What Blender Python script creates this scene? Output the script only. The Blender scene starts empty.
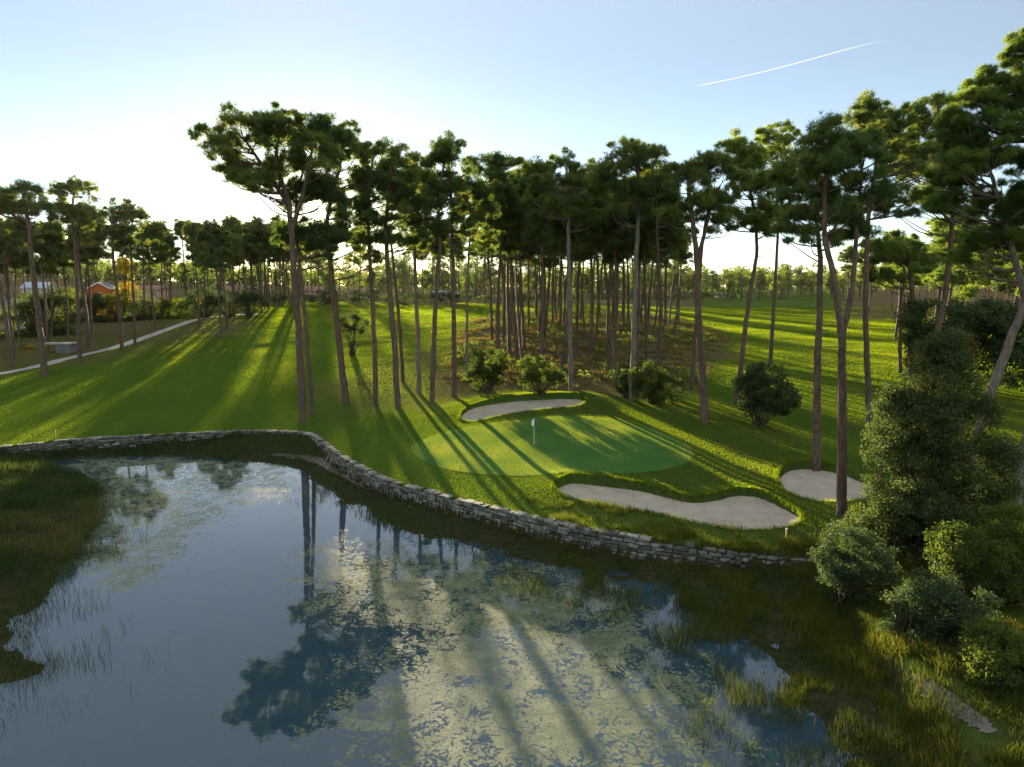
import bpy, math, random
import numpy as np
from mathutils import Vector

R = np.random.default_rng(7)
random.seed(7)
S = bpy.context.scene
COL = S.collection

# ------------------------------------------------------------------ camera model
CAMZ, FPX, HOR = 13.5, 710.0, 288.0
PITCH = math.atan((383.5 - HOR) / FPX)
cp, sp = math.cos(PITCH), math.sin(PITCH)

def ray(px, py):
    x = (px - 512) / FPX; y = (383.5 - py) / FPX
    return np.array([x, cp + y * sp, y * cp - sp])

def P(px, py, z=0.0):                      # point where the view ray meets height z
    d = ray(px, py); t = (z - CAMZ) / d[2]
    return np.array([d[0] * t, d[1] * t, z])

def PY(px, py, Y):                         # point on the view ray at depth Y
    d = ray(px, py); t = Y / d[1]
    return np.array([d[0] * t, Y, CAMZ + d[2] * t])

SUN = ray(315, 211); SUN = SUN / np.linalg.norm(SUN)
SUN_EL = math.asin(SUN[2]); SUN_AZ = math.atan2(SUN[0], SUN[1])

# ------------------------------------------------------------------ small maths
def sstep(a, b, x):
    t = np.clip((x - a) / (b - a), 0, 1); return t * t * (3 - 2 * t)

_perm = np.random.default_rng(3).random((256, 256))
def vnoise(x, y):
    xi = np.floor(x).astype(int); yi = np.floor(y).astype(int)
    fx = x - xi; fy = y - yi; fx = fx * fx * (3 - 2 * fx); fy = fy * fy * (3 - 2 * fy)
    a = _perm[xi & 255, yi & 255]; b = _perm[(xi + 1) & 255, yi & 255]
    c = _perm[xi & 255, (yi + 1) & 255]; d = _perm[(xi + 1) & 255, (yi + 1) & 255]
    return (a * (1 - fx) + b * fx) * (1 - fy) + (c * (1 - fx) + d * fx) * fy
def fbm(x, y, o=4):
    s = 0; a = .5; t = 0
    for i in range(o):
        s = s + a * vnoise(x * 2 ** i + 17 * i, y * 2 ** i + 31 * i); t += a; a *= .5
    return s / t

def sdist(poly, x, y):                     # signed distance, positive inside the polygon
    poly = np.asarray(poly)[:, :2]; n = len(poly)
    x = np.asarray(x, float); y = np.asarray(y, float)
    best = np.full(x.shape, 1e18); ins = np.zeros(x.shape, bool)
    for i in range(n):
        ax, ay = poly[i]; bx, by = poly[(i + 1) % n]
        ex, ey = bx - ax, by - ay
        t = np.clip(((x - ax) * ex + (y - ay) * ey) / (ex * ex + ey * ey + 1e-12), 0, 1)
        best = np.minimum(best, (x - ax - t * ex) ** 2 + (y - ay - t * ey) ** 2)
        cond = ((ay > y) != (by > y))
        with np.errstate(divide='ignore', invalid='ignore'):
            xx = ex * (y - ay) / (ey if ey != 0 else 1e-12) + ax
        ins ^= cond & (x < xx)
    d = np.sqrt(best)
    return np.where(ins, d, -d)

def smooth_line(pts, n=8, closed=False):   # Catmull-Rom
    pts = [np.asarray(p, float) for p in pts]; out = []; m = len(pts)
    for i in range(m if closed else m - 1):
        p0 = pts[(i - 1) % m] if closed or i > 0 else pts[0]
        p1 = pts[i]; p2 = pts[(i + 1) % m]
        p3 = pts[(i + 2) % m] if closed or i + 2 < m else pts[-1]
        for k in range(n):
            t = k / n
            out.append(.5 * ((2 * p1) + (-p0 + p2) * t + (2 * p0 - 5 * p1 + 4 * p2 - p3) * t * t + (-p0 + 3 * p1 - 3 * p2 + p3) * t ** 3))
    if not closed: out.append(pts[-1])
    return np.array(out)

# ------------------------------------------------------------------ terrain
_U = [-1.2, -.75, -.6, -.45, -.3, -.15, 0, .1, .2, .3, .45, .7, 1.2]
_D = [0, 45, 60, 75, 100, 130, 150, 200, 250, 300, 400, 600, 1000, 3500]
_Z = [
 [1.2,1.2,1.2,1.4,1.8,2.4,3.2,6.6,9,11.5,15,22,34,60],
 [1.2,1.2,1.2,1.4,1.8,2.4,3.2,6.6,9,11.5,15,22,34,60],
 [1.2,1.2,1.2,1.4,1.9,2.7,3.6,7.0,9.6,11.5,14,20,30,55],
 [1.2,1.2,1.25,1.4,2.0,3.5,4.9,7.6,9,10.5,12.5,16,22,45],
 [1.2,1.2,1.25,1.4,2.0,3.7,5.2,7.3,8.0,8.4,9,11,15,30],
 [1.2,1.2,1.35,1.6,2.5,4.4,5.7,7.3,7.8,8.2,9,10,12,20],
 [1.2,1.3,1.5,2.0,3.6,6.2,7.0,7.5,7.9,8.3,8.6,9,12,20],
 [1.2,1.3,1.5,2.0,3.5,5.8,6.6,7.2,7.6,8,8.4,9,12,20],
 [1.2,1.3,1.5,1.9,2.9,4.4,5.2,6.0,6.5,7.2,8.2,9,12,20],
 [1.2,1.3,1.5,1.9,2.5,3.1,3.6,4.6,5.6,6.6,8,9,12,20],
 [1.2,1.3,1.5,1.9,2.5,3.2,3.8,5.2,6.2,7,8,10,12,20],
 [1.2,1.3,1.6,2.1,3,4,4.8,6.4,7.4,8.2,9,12,14,22],
 [1.2,1.3,1.6,2.1,3,4,4.8,6.4,7.4,8.2,9,12,14,22]]
_Z = np.array(_Z, float)
_us = np.linspace(-1.2, 1.2, 97)
_ds = np.concatenate([np.arange(0, 400, 4.0), np.geomspace(400, 3500, 40)])
_tmp = np.array([np.interp(_ds, _D, r) for r in _Z])
_T = np.array([np.interp(_us, _U, _tmp[:, j]) for j in range(len(_ds))])
for _ in range(8):
    a = np.pad(_T, ((1, 1), (0, 0)), 'edge'); _T = (a[:-2] + 2 * a[1:-1] + a[2:]) / 4
    a = np.pad(_T, ((0, 0), (1, 1)), 'edge'); _T = (a[:, :-2] + 2 * a[:, 1:-1] + a[:, 2:]) / 4

def land(x, y):
    x = np.asarray(x, float); y = np.asarray(y, float)
    u = np.clip(x / np.maximum(y, 25.0), -1.199, 1.199); d = np.clip(y, 0, 3499)
    fu = (u + 1.2) / 2.4 * 96; iu = np.minimum(fu.astype(int), 95); fu = fu - iu
    fd = np.interp(d, _ds, np.arange(len(_ds))); idd = np.minimum(fd.astype(int), len(_ds) - 2); fd = fd - idd
    z = ((_T[idd, iu] * (1 - fu) + _T[idd, iu + 1] * fu) * (1 - fd) + (_T[idd + 1, iu] * (1 - fu) + _T[idd + 1, iu + 1] * fu) * fd)
    return z

wall_px = [(-150, 452), (0, 446), (60, 440), (130, 436), (190, 433), (250, 431), (305, 433), (322, 441), (340, 454), (380, 476), (430, 491), (500, 509), (600, 531), (700, 546), (760, 551), (812, 552)]
wall_pts = smooth_line([P(a, b, 1.25) for a, b in wall_px], 8)
bank_pts = [P(845, 575, 1.1), P(880, 640, 1.0), P(960, 735, 1.0), P(1090, 860, 1.0)]
LOW = np.array([p[:2] for p in wall_pts] + [p[:2] for p in bank_pts] + [(22, -30), (-130, -30), (-130, wall_pts[0][1])])
water_px = [(45, 463), (75, 458), (110, 456), (180, 456), (230, 460), (270, 463), (300, 470), (325, 488), (350, 505), (400, 530), (450, 545), (500, 555), (545, 564), (600, 577), (665, 592), (725, 622), (780, 668), (820, 720), (855, 790), (900, 900)]
left_px = [(-60, 690), (0, 650), (22, 620), (46, 590), (74, 560), (92, 530), (99, 500), (88, 477), (60, 470)]
WATER = np.array([P(a, b, 0)[:2] for a, b in water_px] + [(10, 10), (11, -22), (-70, -22), (-60, 18)] + [P(a, b, 0)[:2] for a, b in left_px])
WATER = smooth_line(WATER, 4, True)

def pxpoly(pts, z, n=6): return smooth_line([P(a, b, z)[:2] for a, b in pts], n, True)
BUNK = [
 pxpoly([(553,487),(570,479),(600,481),(640,486),(668,493),(692,498),(714,496),(735,491),(760,493),(785,505),(800,514),(797,522),(775,527),(740,528),(700,522),(660,514),(620,508),(580,501),(562,495)], 1.35),
 pxpoly([(778,474),(790,465),(815,464),(845,470),(872,483),(878,493),(850,498),(815,498),(790,492),(781,485)], 1.45),
 pxpoly([(460,418),(472,409),(510,404),(560,402),(584,403),(580,410),(540,413),(500,417),(474,421)], 1.6)]
GREEN = pxpoly([(411,448),(420,440),(450,431),(500,424),(560,419),(610,421),(650,430),(685,443),(693,455),(680,465),(640,472),(580,475),(520,475),(460,470),(425,460)], 1.5)

def bunker_t(poly, x, y):
    y0, y1 = poly[:, 1].min(), poly[:, 1].max(); return np.clip((y - y0) / (y1 - y0), 0, 1)

def land2(x, y):                           # land with bunker hollows and lips
    z = land(x, y)
    near = (y > 28) & (y < 85) & (x > -20) & (x < 35)
    if not np.any(near): return z
    z = np.array(z, float)
    xs, ys = np.asarray(x, float)[near], np.asarray(y, float)[near]; zz = z[near]
    dg = sdist(GREEN, xs, ys)
    zz = zz + .10 * sstep(-2.5, 1.5, dg)
    for k, b in enumerate(BUNK):
        d = sdist(b, xs, ys); t = bunker_t(b, xs, ys)
        lip = (.30, .25, .55)[k]; wid = (1.6, 1.5, 2.6)[k]
        zz = zz + lip * t * np.exp(-np.clip(-d, 0, None) ** 2 / (wid * wid)) * (d < 0) + lip * t * (d >= 0)
        zz = zz - (.60 + (lip + .35) * t) * sstep(-.02, .3, d)
    z[near] = zz
    return z

def ground(x, y):
    x = np.asarray(x, float); y = np.asarray(y, float)
    sh = x.shape; x = np.atleast_1d(x).ravel(); y = np.atleast_1d(y).ravel()
    z = land2(x, y)
    n = (y < 75) & (x > -140) & (x < 60)
    if n.any():
        xs, ys = x[n], y[n]
        s = sdist(LOW, xs, ys); dw = sdist(WATER, xs, ys)
        soft = sstep(12.2, 16, xs) * sstep(40, 30, ys) + sstep(22, 12, ys)
        soft = np.clip(soft, 0, 1)
        w = .12 + 2.6 * soft
        low = np.where(dw > 0, -np.minimum(1.5, .03 + .17 * dw), np.minimum(.56 + .40 * sstep(44, 55, ys), .02 + (.085 + .105 * sstep(44, 55, ys)) * -dw))
        low = low + (fbm(xs * .55, ys * .55, 3) - .5) * (.34 + .5 * sstep(3, 6, xs)) * sstep(6, 0, np.abs(dw)) * sstep(-.5, 1.5, s)
        k = sstep(-w, w * .6 + .02, s - .28 * (1 - soft))
        z[n] = z[n] * (1 - k) + low * k
    und = (fbm(x * .09 + 5, y * .09, 3) - .5) * .5 * sstep(65, 110, y)
    return (z + und).reshape(sh)

def G(px, py):                             # ground point seen along a view ray
    d = ray(px, py); t = np.geomspace(12, 900, 4000)
    z = CAMZ + d[2] * t; h = ground(d[0] * t, d[1] * t)
    i = np.argmax(z < h) if (z < h).any() else len(t) - 1
    return np.array([d[0] * t[i], d[1] * t[i], h[i]])

# ------------------------------------------------------------------ mesh helpers
def mesh_np(name, verts, faces, mats, smooth=False, attr=None, mat_index=None):
    me = bpy.data.meshes.new(name)
    verts = np.asarray(verts, np.float32); faces = np.asarray(faces, np.int32)
    n, k = faces.shape
    me.vertices.add(len(verts)); me.vertices.foreach_set('co', verts.ravel())
    me.loops.add(n * k); me.loops.foreach_set('vertex_index', faces.ravel())
    me.polygons.add(n); me.polygons.foreach_set('loop_start', np.arange(0, n * k, k, dtype=np.int32))
    if attr:
        for an, av in attr.items():
            av = np.asarray(av, np.float32)
            if av.ndim == 1:
                a = me.attributes.new(an, 'FLOAT', 'POINT'); a.data.foreach_set('value', av)
            else:
                a = me.attributes.new(an, 'FLOAT_COLOR', 'POINT'); a.data.foreach_set('color', av.ravel())
    for m in (mats if isinstance(mats, list) else [mats]): me.materials.append(m)
    if mat_index is not None: me.polygons.foreach_set('material_index', np.asarray(mat_index, np.int32))
    me.polygons.foreach_set('use_smooth', np.full(n, smooth, bool))
    me.update(calc_edges=True)
    return me

def obj(name, me, parent=None):
    o = bpy.data.objects.new(name, me); COL.objects.link(o)
    if parent is not None: o.parent = parent
    return o
def tag(o, label, cat, group=None):
    o['label'] = label; o['category'] = cat
    if group: o['group'] = group
    return o
def thing(name, label, cat, loc, group=None):
    o = bpy.data.objects.new(name, None); COL.objects.link(o); o.location = loc; o.empty_display_size = .2
    return tag(o, label, cat, group)
def kind(o, k): o['kind'] = k; return o

class MB:                                  # quad collector
    def __init__(s): s.v = []; s.f = []; s.n = 0
    def add(s, v, f):
        v = np.asarray(v, float); s.v.append(v); s.f.append(np.asarray(f) + s.n); s.n += len(v)
    def box(s, c, size, rz=0.0, jit=0.0):
        x, y, z = np.array(size) / 2
        v = np.array([[-x,-y,-z],[x,-y,-z],[x,y,-z],[-x,y,-z],[-x,-y,z],[x,-y,z],[x,y,z],[-x,y,z]])
        if jit: v = v + R.normal(0, jit, v.shape)
        ca, sa = math.cos(rz), math.sin(rz)
        v = np.stack([v[:,0]*ca - v[:,1]*sa, v[:,0]*sa + v[:,1]*ca, v[:,2]], 1) + np.array(c)
        s.add(v, [[0,3,2,1],[4,5,6,7],[0,1,5,4],[1,2,6,5],[2,3,7,6],[3,0,4,7]])
    def tube(s, pts, rad, k=8, cap=True, rough=0.0):
        pts = np.asarray(pts, float); m = len(pts); rad = np.broadcast_to(rad, (m,))
        tan = np.gradient(pts, axis=0); tan /= np.linalg.norm(tan, axis=1)[:, None] + 1e-9
        ref = np.array([0.31, 1, .17]) if abs(tan[0][2]) > .6 else np.array([0, 0.1, 1.0])
        a = np.cross(tan, ref); a /= np.linalg.norm(a, axis=1)[:, None] + 1e-9; b = np.cross(tan, a)
        th = np.arange(k) / k * 2 * math.pi
        rr = rad[:, None] * (1 + (R.random((m, k)) - .5) * rough)
        v = pts[:, None] + rr[..., None] * (a[:, None] * np.cos(th)[None, :, None] + b[:, None] * np.sin(th)[None, :, None])
        i = np.arange(m - 1)[:, None] * k; j = np.arange(k)[None]; j2 = (j + 1) % k
        f = np.stack([i + j, i + j2, i + k + j2, i + k + j], -1).reshape(-1, 4)
        s.add(v.reshape(-1, 3), f)
    def mesh(s, name, mat, smooth=False): return mesh_np(name, np.concatenate(s.v), np.concatenate(s.f), mat, smooth)

# ------------------------------------------------------------------ materials
def newmat(name):
    m = bpy.data.materials.new(name); m.use_nodes = True; nt = m.node_tree; nt.nodes.clear()
    out = nt.nodes.new('ShaderNodeOutputMaterial'); return m, nt, out
def N(nt, t, **kw):
    n = nt.nodes.new(t)
    for k, v in kw.items():
        if k in n.inputs.keys(): n.inputs[k].default_value = v
        else: setattr(n, k, v)
    return n
def L(nt, a, b): nt.links.new(a, b)
def ramp(nt, fac, stops):
    r = nt.nodes.new('ShaderNodeValToRGB'); e = r.color_ramp.elements
    while len(e) < len(stops): e.new(.5)
    for i, (p, c) in enumerate(stops): e[i].position = p; e[i].color = (*c, 1) if len(c) == 3 else c
    L(nt, fac, r.inputs[0]); return r.outputs[0]
def noise(nt, scale, detail=4, rough=.55, vec=None, dist=0.0):
    n = N(nt, 'ShaderNodeTexNoise', Scale=scale, Detail=detail, Roughness=rough, Distortion=dist)
    if vec is not None: L(nt, vec, n.inputs['Vector'])
    return n.outputs['Fac']
def pos(nt): return nt.nodes.new('ShaderNodeNewGeometry').outputs['Position']
def mapped(nt, vec, scale, rot=(0, 0, 0)):
    m = nt.nodes.new('ShaderNodeMapping'); m.inputs['Scale'].default_value = scale; m.inputs['Rotation'].default_value = rot
    L(nt, vec, m.inputs['Vector']); return m.outputs[0]
def mix(nt, fac, a, b, mode='MIX'):
    m = nt.nodes.new('ShaderNodeMix'); m.data_type = 'RGBA'; m.blend_type = mode
    for s, v in ((m.inputs[0], fac), (m.inputs[6], a), (m.inputs[7], b)):
        if isinstance(v, (int, float)): s.default_value = v
        elif isinstance(v, tuple): s.default_value = (*v, 1)
        else: L(nt, v, s)
    return m.outputs[2]
def math_(nt, op, a, b=None, clamp=False):
    m = nt.nodes.new('ShaderNodeMath'); m.operation = op; m.use_clamp = clamp
    for s, v in ((m.inputs[0], a), (m.inputs[1], b)):
        if v is None: continue
        if isinstance(v, (int, float)): s.default_value = v
        else: L(nt, v, s)
    return m.outputs[0]
def bump(nt, h, strength=.5, dist=.05):
    b = N(nt, 'ShaderNodeBump', Strength=strength, Distance=dist); L(nt, h, b.inputs['Height']); return b.outputs[0]

def leafmat(name, stops, trans, tfac=.45, gloss=0.0, rough=.45):
    m, nt, out = newmat(name)
    a = N(nt, 'ShaderNodeAttribute', attribute_name='tint')
    oi = nt.nodes.new('ShaderNodeObjectInfo')
    v = math_(nt, 'ADD', a.outputs['Fac'], math_(nt, 'MULTIPLY', math_(nt, 'SUBTRACT', oi.outputs['Random'], .5), .3), True)
    col = ramp(nt, v, stops)
    d = N(nt, 'ShaderNodeBsdfDiffuse'); L(nt, col, d.inputs[0])
    t = N(nt, 'ShaderNodeBsdfTranslucent'); L(nt, mix(nt, 1.0, col, trans, 'MULTIPLY'), t.inputs[0])
    mx = N(nt, 'ShaderNodeMixShader'); mx.inputs[0].default_value = tfac
    L(nt, d.outputs[0], mx.inputs[1]); L(nt, t.outputs[0], mx.inputs[2]); sh = mx.outputs[0]
    if gloss:
        g = N(nt, 'ShaderNodeBsdfGlossy', Roughness=rough); g.inputs[0].default_value = (.9, .95, .85, 1)
        m2 = N(nt, 'ShaderNodeMixShader'); m2.inputs[0].default_value = gloss
        L(nt, sh, m2.inputs[1]); L(nt, g.outputs[0], m2.inputs[2]); sh = m2.outputs[0]
    L(nt, sh, out.inputs[0]); return m

def princ(name, color, rough=.9, bumpscale=None, bstr=.4, var=.25, scale=3.0, spec=.3):
    m, nt, out = newmat(name); p = pos(nt)
    c = np.array(color)
    col = ramp(nt, noise(nt, scale, 5, .6, p), [(.3, tuple(c * (1 - var))), (.7, tuple(np.minimum(c * (1 + var), 1)))])
    b = N(nt, 'ShaderNodeBsdfPrincipled', Roughness=rough); b.inputs['Specular IOR Level'].default_value = spec
    L(nt, col, b.inputs['Base Color'])
    if bumpscale: L(nt, bump(nt, noise(nt, bumpscale, 4, .6, p), bstr, .05), b.inputs['Normal'])
    L(nt, b.outputs[0], out.inputs[0]); return m

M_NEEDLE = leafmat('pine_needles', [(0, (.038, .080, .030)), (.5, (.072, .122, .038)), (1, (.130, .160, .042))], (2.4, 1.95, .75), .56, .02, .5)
M_NEEDLEY = leafmat('yellow_green_needles', [(0, (.050, .092, .026)), (.5, (.092, .148, .036)), (1, (.15, .185, .044))], (2.2, 2.0, .7), .56, .02, .5)  # yellower and brighter than the other pine needles
M_LEAFD = leafmat('dark_leaves', [(0, (.024, .044, .018)), (.5, (.048, .074, .028)), (1, (.095, .11, .038))], (2.0, 2.0, 1.0), .38, .012, .5)
M_LEAFG = leafmat('grey_green_leaves', [(0, (.022, .042, .018)), (.5, (.042, .068, .030)), (1, (.095, .115, .050))], (1.8, 1.9, 1.0), .38, .018, .5)
M_LEAFY = leafmat('yellow_leaves', [(0, (.12, .10, .015)), (.5, (.24, .18, .02)), (1, (.36, .26, .03))], (1.8, 1.6, .8), .5)
M_LEAFM = leafmat('mid_green_leaves', [(0, (.036, .062, .018)), (.5, (.074, .105, .028)), (1, (.13, .14, .036))], (2.0, 2.0, 1.0), .42)
M_RUST = leafmat('rusty_leaves', [(0, (.05, .045, .015)), (.5, (.10, .075, .022)), (1, (.17, .11, .03))], (2.0, 1.8, 1.0), .42)
M_MARSH = leafmat('marsh_blades', [(0, (.028, .050, .018)), (.45, (.050, .076, .026)), (.8, (.085, .085, .036)), (1, (.14, .11, .06))], (2.0, 2.0, 1.0), .4)
M_REED = leafmat('reed_blades', [(0, (.040, .060, .014)), (.5, (.085, .098, .02)), (1, (.17, .13, .045))], (2.0, 1.9, .9), .45)
M_TURFB = leafmat('turf_blades', [(0, (.034, .080, .014)), (.5, (.056, .115, .018)), (1, (.11, .145, .024))], (4.3, 2.7, .5), .6)
M_GREENB = leafmat('green_blades', [(0, (.066, .138, .036)), (.5, (.098, .180, .046)), (1, (.14, .21, .060))], (3.3, 2.1, .6), .55)
M_STRAW = leafmat('dry_blades', [(0, (.07, .065, .022)), (.5, (.14, .115, .04)), (1, (.24, .18, .075))], (1.7, 1.5, .9), .4)

def bark(name, c0, c1):
    m, nt, out = newmat(name)
    tc = nt.nodes.new('ShaderNodeTexCoord').outputs['Object']
    v = mapped(nt, tc, (7, 7, 1.6))
    f = noise(nt, 1.0, 6, .65, v, .6)
    big = noise(nt, .6, 3, .5, tc)
    col = mix(nt, big, ramp(nt, f, [(.3, c0), (.75, c1)]), ramp(nt, f, [(.3, c0), (.7, tuple(np.array(c1) * np.array([1.25, .95, .8])))]))
    b = N(nt, 'ShaderNodeBsdfPrincipled', Roughness=.95); b.inputs['Specular IOR Level'].default_value = .2
    L(nt, col, b.inputs['Base Color']); L(nt, bump(nt, f, .9, .08), b.inputs['Normal']); L(nt, b.outputs[0], out.inputs[0]); return m
M_BARK = bark('pine_bark', (.045, .034, .028), (.185, .14, .11))
M_BARKG = bark('grey_lichen_bark', (.07, .065, .055), (.26, .24, .21))
M_TWIG = bark('twig_bark', (.03, .024, .018), (.10, .08, .06))

def ground_mat():
    m, nt, out = newmat('ground_cover'); p = pos(nt)
    at = N(nt, 'ShaderNodeAttribute', attribute_name='cover')
    sep = nt.nodes.new('ShaderNodeSeparateColor'); L(nt, at.outputs['Color'], sep.inputs[0])
    straw, rough, bank = sep.outputs[0], sep.outputs[1], sep.outputs[2]; bed = at.outputs['Alpha']
    n1 = noise(nt, .35, 5, .6, p); n2 = noise(nt, 3.0, 4, .6, p); n3 = noise(nt, 14.0, 3, .7, p)
    turf = ramp(nt, n1, [(.3, (.040, .088, .012)), (.7, (.064, .115, .017))])
    turf = mix(nt, math_(nt, 'MULTIPLY', n3, .5), turf, (.085, .115, .024))
    # mown bands
    mw = N(nt, 'ShaderNodeTexWave', Scale=.12, Distortion=1.2, Detail=1.0); mw.bands_direction = 'X'
    L(nt, mapped(nt, p, (1, .35, 1), (0, 0, .35)), mw.inputs['Vector'])
    turf = mix(nt, math_(nt, 'MULTIPLY', mw.outputs['Fac'], .28), turf, (.035, .085, .012))
    rg = ramp(nt, n2, [(.3, (.034, .062, .012)), (.55, (.062, .088, .02)), (.8, (.11, .11, .032))])
    st = ramp(nt, n2, [(.25, (.065, .05, .028)), (.55, (.12, .088, .048)), (.8, (.17, .125, .068))])
    stg = ramp(nt, noise(nt, .5, 6, .65, p), [(.52, (0, 0, 0)), (.66, (1, 1, 1))])
    st = mix(nt, stg, st, (.07, .075, .022))
    bk = ramp(nt, n2, [(.3, (.018, .022, .009)), (.55, (.038, .040, .017)), (.8, (.075, .062, .034))])
    bd = ramp(nt, noise(nt, .8, 7, .65, p), [(.3, (.022, .040, .030)), (.5, (.050, .074, .045)), (.68, (.11, .12, .055)), (.85, (.20, .18, .10))])
    edge = math_(nt, 'MULTIPLY', math_(nt, 'SUBTRACT', n2, .5), .7)
    def msk(s): return math_(nt, 'ADD', s, math_(nt, 'MULTIPLY', edge, math_(nt, 'MULTIPLY', s, math_(nt, 'SUBTRACT', 1.0, s))), True)
    c = mix(nt, msk(rough), turf, rg); c = mix(nt, msk(straw), c, st); c = mix(nt, bank, c, bk); c = mix(nt, bed, c, bd)
    d = N(nt, 'ShaderNodeBsdfDiffuse', Roughness=.3); L(nt, c, d.inputs[0])
    h = math_(nt, 'ADD', n3, math_(nt, 'MULTIPLY', noise(nt, 40, 2, .6, p), .6))
    L(nt, bump(nt, h, .8, .06), d.inputs['Normal'])
    L(nt, d.outputs[0], out.inputs[0]); return m
M_GROUND = ground_mat()

def green_mat():
    m, nt, out = newmat('close_mown_green'); p = pos(nt)
    n1 = noise(nt, .5, 4, .55, p); n3 = noise(nt, 25, 2, .6, p)
    c = ramp(nt, n1, [(.3, (.034, .125, .040)), (.7, (.048, .145, .045))])
    mw = N(nt, 'ShaderNodeTexWave', Scale=.22, Distortion=.4); mw.bands_direction = 'X'
    L(nt, mapped(nt, p, (1, 1, 1), (0, 0, -.5)), mw.inputs['Vector'])
    c = mix(nt, math_(nt, 'MULTIPLY', mw.outputs['Fac'], .3), c, (.055, .155, .046))
    d = N(nt, 'ShaderNodeBsdfDiffuse'); L(nt, c, d.inputs[0]); L(nt, bump(nt, n3, .4, .015), d.inputs['Normal']); L(nt, d.outputs[0], out.inputs[0]); return m
M_GREEN = green_mat()
def sand_mat():
    m, nt, out = newmat('bunker_sand'); p = pos(nt)
    c = ramp(nt, noise(nt, .9, 6, .65, p), [(.3, (.58, .49, .38)), (.5, (.71, .61, .48)), (.72, (.77, .68, .55))])
    wv = N(nt, 'ShaderNodeTexWave', Scale=2.2, Distortion=3.0, Detail=2.0); wv.bands_direction = 'DIAGONAL'; L(nt, p, wv.inputs['Vector'])
    h = math_(nt, 'ADD', math_(nt, 'MULTIPLY', wv.outputs['Fac'], .5), math_(nt, 'ADD', noise(nt, 3.5, 3, .6, p), math_(nt, 'MULTIPLY', noise(nt, 14, 3, .6, p), .5)))
    d = N(nt, 'ShaderNodeBsdfDiffuse'); L(nt, c, d.inputs[0]); L(nt, bump(nt, h, 1.0, .30), d.inputs['Normal']); L(nt, d.outputs[0], out.inputs[0]); return m
M_SAND = sand_mat()
M_PATH = princ('pale_path', (.30, .28, .25), .9, 8.0, .3, .15, 2.0)
M_POOLMUD = princ('pale_mud', (.12, .105, .09), .9, 6.0, .5, .3, 2.0)

def stone_mat():
    m, nt, out = newmat('wall_stone'); p = pos(nt)
    geo = nt.nodes.new('ShaderNodeNewGeometry')
    c = ramp(nt, geo.outputs['Random Per Island'], [(0, (.11, .105, .09)), (.5, (.22, .21, .185)), (1, (.38, .365, .33))])
    st = ramp(nt, noise(nt, 3, 6, .7, p), [(.42, (.35, .36, .30)), (.7, (1, 1, 1))])
    c = mix(nt, 1.0, c, st, 'MULTIPLY')
    d = N(nt, 'ShaderNodeBsdfPrincipled', Roughness=.9); L(nt, c, d.inputs['Base Color'])
    L(nt, bump(nt, noise(nt, 12, 4, .6, p), .7, .04), d.inputs['Normal']); L(nt, d.outputs[0], out.inputs[0]); return m
M_STONE = stone_mat()

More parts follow.
